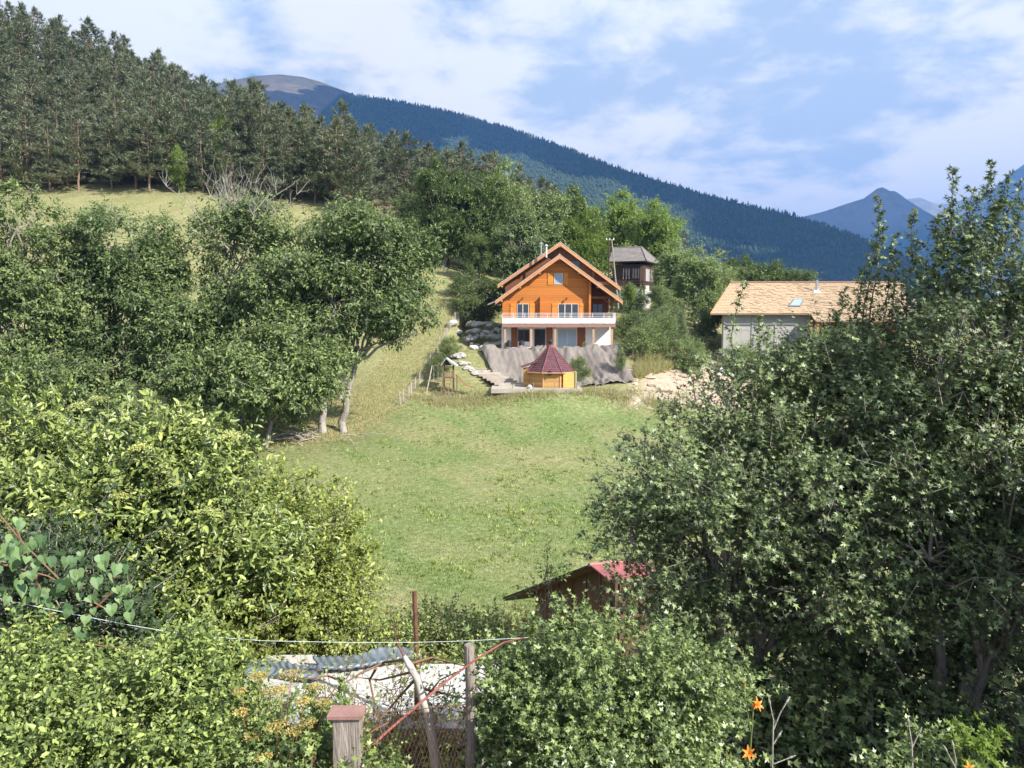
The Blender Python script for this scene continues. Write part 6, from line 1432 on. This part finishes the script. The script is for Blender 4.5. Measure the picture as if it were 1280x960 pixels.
for (px, py) in hpts:
    c0 = P(px, py, 6.25 + rng.uniform(0, .45)); tp = unit(np.array([rng.normal(.1, .35), -.45 + rng.normal(0, .2), -1.0])); nm = np.array([.45, -.75, .5]) + rng.normal(0, .42, 3)
    sd = unit(np.cross(tp, nm)); nn = np.cross(sd, tp); s_ = rng.uniform(.055, .12)
    if nn @ np.array([0, -1, .3]) < 0: nn = -nn; sd = -sd
    o = bpy.data.objects.new('leaf', hm_[int(rng.integers(0, 4))]); COL.objects.link(o); o.parent = hv
    o.matrix_local = Matrix(((sd[0] * s_, tp[0] * s_, nn[0] * s_, c0[0] - hvl[0]), (sd[1] * s_, tp[1] * s_, nn[1] * s_, c0[1] - hvl[1]), (sd[2] * s_, tp[2] * s_, nn[2] * s_, c0[2] - hvl[2]), (0, 0, 0, 1)))
for pts in (((-20, 620), (30, 680), (90, 740), (150, 720)), ((-20, 700), (60, 720), (130, 760)), ((90, 1000), (80, 860), (60, 760), (20, 660)), ((-10, 780), (60, 795), (130, 808), (175, 812)), ((0, 850), (40, 820), (90, 790), (140, 740))):
    MB().tube([P(a_, b__, 6.6) for a_, b__ in pts], .008, 5).build('stem', 'redstem', hv)
shrub(14, 'shade_fill', 'filler foliage coloured dark as shade right behind the heart-leaved climber', 'shrub', 60, 7.6, [(40, 760, 7.4, 110, 90), (120, 800, 7.3, 70, 60), (0, 860, 7.2, 80, 50)], 1400, .25, 8, .08, 'oval', .6, 'lf_shade', 'bark', 3, .02, clumps=50, cr=.2, shell=.7)  # filler plant, its dark leaf colour stands for shade between the heart leaves
# umbellifers
def umbellifer(label, base, heads, seed):
    rng = np.random.default_rng(seed); b0_ = P(*base); t = thing('umbellifer', label, 'wild umbel plant', b0_, 'umbel plants beside the thick post')
    for (px, py, Y, r_) in heads:
        h = P(px, py, Y); pts = bent(b0_, h, rng, 6, .05, .02); MB().tube(list(pts), list(np.linspace(.008, .003, 6)), 5).build('stem', 'redstem', t)
        r_ = r_ / F * Y; P_ = []; q = MB()
        for k in range(13):
            a = k * 2.4; rr = r_ * math.sqrt((k + .5) / 13); e_ = h + [rr * math.cos(a), rr * math.sin(a), r_ * .55 - rr * rr / r_ * .3]; q.tube([h, e_], .0015, 3)
            nn_ = 12; P_.append(e_ + rng.normal(0, 1, (nn_, 3)) * [r_ * .16, r_ * .16, r_ * .05])
        P_ = np.concatenate(P_); f = leaves(rng, P_, rng.normal(0, 1, P_.shape) + [0, 0, .5], rng.normal(0, .5, P_.shape) + [0, -.3, 1], np.full(len(P_), .014), 'rhomb', .9)
        u = array_mesh('umbel', f[0] - b0_, f[1], 'umbel', t, f[2]); o = q.build('ray', 'redstem', u); o['kind'] = 'stuff'
umbellifer('tall tan-headed umbel plant left of the dark shade strip', (330, 1010, 5.6), [(325, 849, 5.7, 12), (300, 868, 5.6, 9), (338, 868, 5.6, 13), (303, 893, 5.5, 10), (316, 925, 5.4, 10)], 1)
umbellifer('tan-headed umbel plant with dense heads in front of the tank pier', (350, 1010, 5.3), [(365, 848, 5.5, 15), (352, 866, 5.4, 11), (380, 880, 5.3, 11), (346, 913, 5.2, 14), (368, 918, 5.2, 12)], 2)
umbellifer('yellower umbel plant nearest the thick capped post', (385, 1010, 5.2), [(386, 908, 5.2, 12), (404, 882, 5.3, 10), (393, 862, 5.4, 9), (330, 950, 5.0, 10)], 3)
# daylilies
def petal(L, Wd):
    V_ = []; n_ = 6
    for i_ in range(n_):
        t = i_ / (n_ - 1); y = L * t; z = L * (.55 * t - .75 * t * t * t); w_ = Wd * math.sin(math.pi * min(.96, .12 + t * .86)) ; V_ += [(-w_ / 2, y, z + w_ * .12), (0, y, z), (w_ / 2, y, z + w_ * .12)]
    F_ = []
    for i_ in range(n_ - 1):
        a = i_ * 3; F_ += [(a, a + 1, a + 4, a + 3), (a + 1, a + 2, a + 5, a + 4)]
    me = bpy.data.meshes.new('petal'); me.from_pydata(V_, [], F_); at_ = me.attributes.new('rnd', 'FLOAT', 'POINT'); at_.data.foreach_set('value', np.array([.3 + .1 * (q % 7) for q in range(len(V_))], dtype=np.float32)); me.materials.append(M['lily']); me.polygons.foreach_set('use_smooth', [True] * len(F_)); return me
pm = petal(.058, .024)
def daylily(label, px, py, Y, lean, base, buds=()):
    b0_ = P(*base); h = P(px, py, Y); t = thing('daylily', label, 'daylily', b0_, 'orange daylilies at the garden edge')
    q = MB().tube([b0_, b0_ + (h - b0_) * .55 + [.01, 0, .01], h], [.006, .005, .004], 6).build('stem', 'greenstem', t)
    fl_ = bpy.data.objects.new('flower', bpy.data.meshes.new('flower')); bmm = _bm.new(); _bm.ops.create_cone(bmm, cap_ends=True, segments=8, radius1=.004, radius2=.012, depth=.03); bmm.to_mesh(fl_.data); bmm.free(); fl_.data.materials.append(M['lily'])
    COL.objects.link(fl_); fl_.parent = t; fl_.location = h - b0_; fl_.rotation_euler = lean
    for k in range(6):
        o = bpy.data.objects.new('petal', pm); COL.objects.link(o); o.parent = fl_; o.rotation_euler = (.45 + .1 * (k % 2), 0, 0)
        o.matrix_local = Matrix.Rotation(k * math.pi / 3, 4, 'Z') @ Matrix.Rotation(.85 + .15 * (k % 2), 4, 'X')
    for (bx_, by_, bY) in buds:
        e_ = P(bx_, by_, bY); MB().tube([b0_ + (h - b0_) * .75, e_], .003, 5).build('bud_stalk', 'greenstem', t); MB().tube([e_, e_ + [0.003, 0, .02], e_ + [.006, 0, .045]], [.004, .008, .003], 6).build('bud', 'umbel', t)
    rng = np.random.default_rng(int(px))
    for k in range(5):
        a = rng.random() * 6.28; e1 = b0_ + np.array([math.cos(a) * .10, math.sin(a) * .06, .22]); e2 = b0_ + np.array([math.cos(a) * .25, math.sin(a) * .12, .20])
        q = MB(); w_ = np.array([-math.sin(a), math.cos(a), 0]) * .012; q.add([b0_ - w_, b0_ + w_, e1 + w_, e1 - w_, e2], [(0, 1, 2, 3), (3, 2, 4)]); q.build('leaf', 'lf_herb', t)
daylily('open orange daylily at the right edge of the currant bush, the upper one', 942, 882, 4.4, (1.0, .2, .5), (928, 1010, 4.5), ((930, 862, 4.4),))
daylily('open orange daylily low beside the currant bush, the lower one', 937, 943, 4.3, (.9, -.2, -.3), (925, 1020, 4.4), ((912, 950, 4.3),))
daylily('orange daylily cut by the bottom edge of the picture near the right corner', 1206, 962, 4.3, (1.0, .1, .3), (1200, 1040, 4.4))
def drystalk(label, pts_list, Y):
    t = thing('seed_stalk', label, 'dry stalk', P(*pts_list[0][0], Y), 'dry daylily stalks')
    for i_, pts in enumerate(pts_list):
        ps = [P(a_, b__, Y) for a_, b__ in pts]; MB().tube(ps, list(np.linspace(.0055 if i_ == 0 else .004, .003, len(ps))), 5).build('stalk', 'palebark', t)
        e_ = ps[-1]; d_ = unit(ps[-1] - ps[-2]); MB().tube([e_, e_ + d_ * .02, e_ + d_ * .05], [.003, .007, .002], 6).build('pod', 'palebark', t)
drystalk('forked dry pale stalk right of the daylilies', [((965, 1000), (966, 940), (967, 900), (963, 882)), ((967, 912), (975, 892), (982, 880)), ((967, 930), (972, 922)), ((967, 955), (985, 948))], 4.3)
drystalk('small dry stalk at the lower right below the maples', [((1190, 1000), (1195, 950), (1192, 935)), ((1195, 960), (1184, 940))], 4.3)
drystalk('dry stalk among the weeds at bottom right', [((1142, 1000), (1140, 930), (1136, 905)), ((1140, 935), (1148, 918))], 4.4)
shrub(15, 'vine_shoot', 'bright yellow-green leafy shoot at the bottom right', 'young plant', 1220, 4.6, [(1218, 935, 4.6, 18, 26), (1208, 955, 4.5, 20, 14)], 60, .1, 6, .062, 'maple', 1, 'lf_bright', 'greenstem', 2, .006, clumps=14, cr=.05, shell=.7, twr=.002)
shrub(16, 'vine_shoot', 'pale green weedy shoots with small leaves left of the yellow-green shoot', 'young plant', 1145, 4.8, [(1150, 945, 4.8, 26, 30), (1120, 960, 4.7, 30, 14), (1165, 925, 4.9, 14, 20)], 130, .1, 6, .045, 'trilobe', 1, 'lf_goose', 'greenstem', 3, .006, clumps=20, cr=.06, shell=.7, twr=.002)
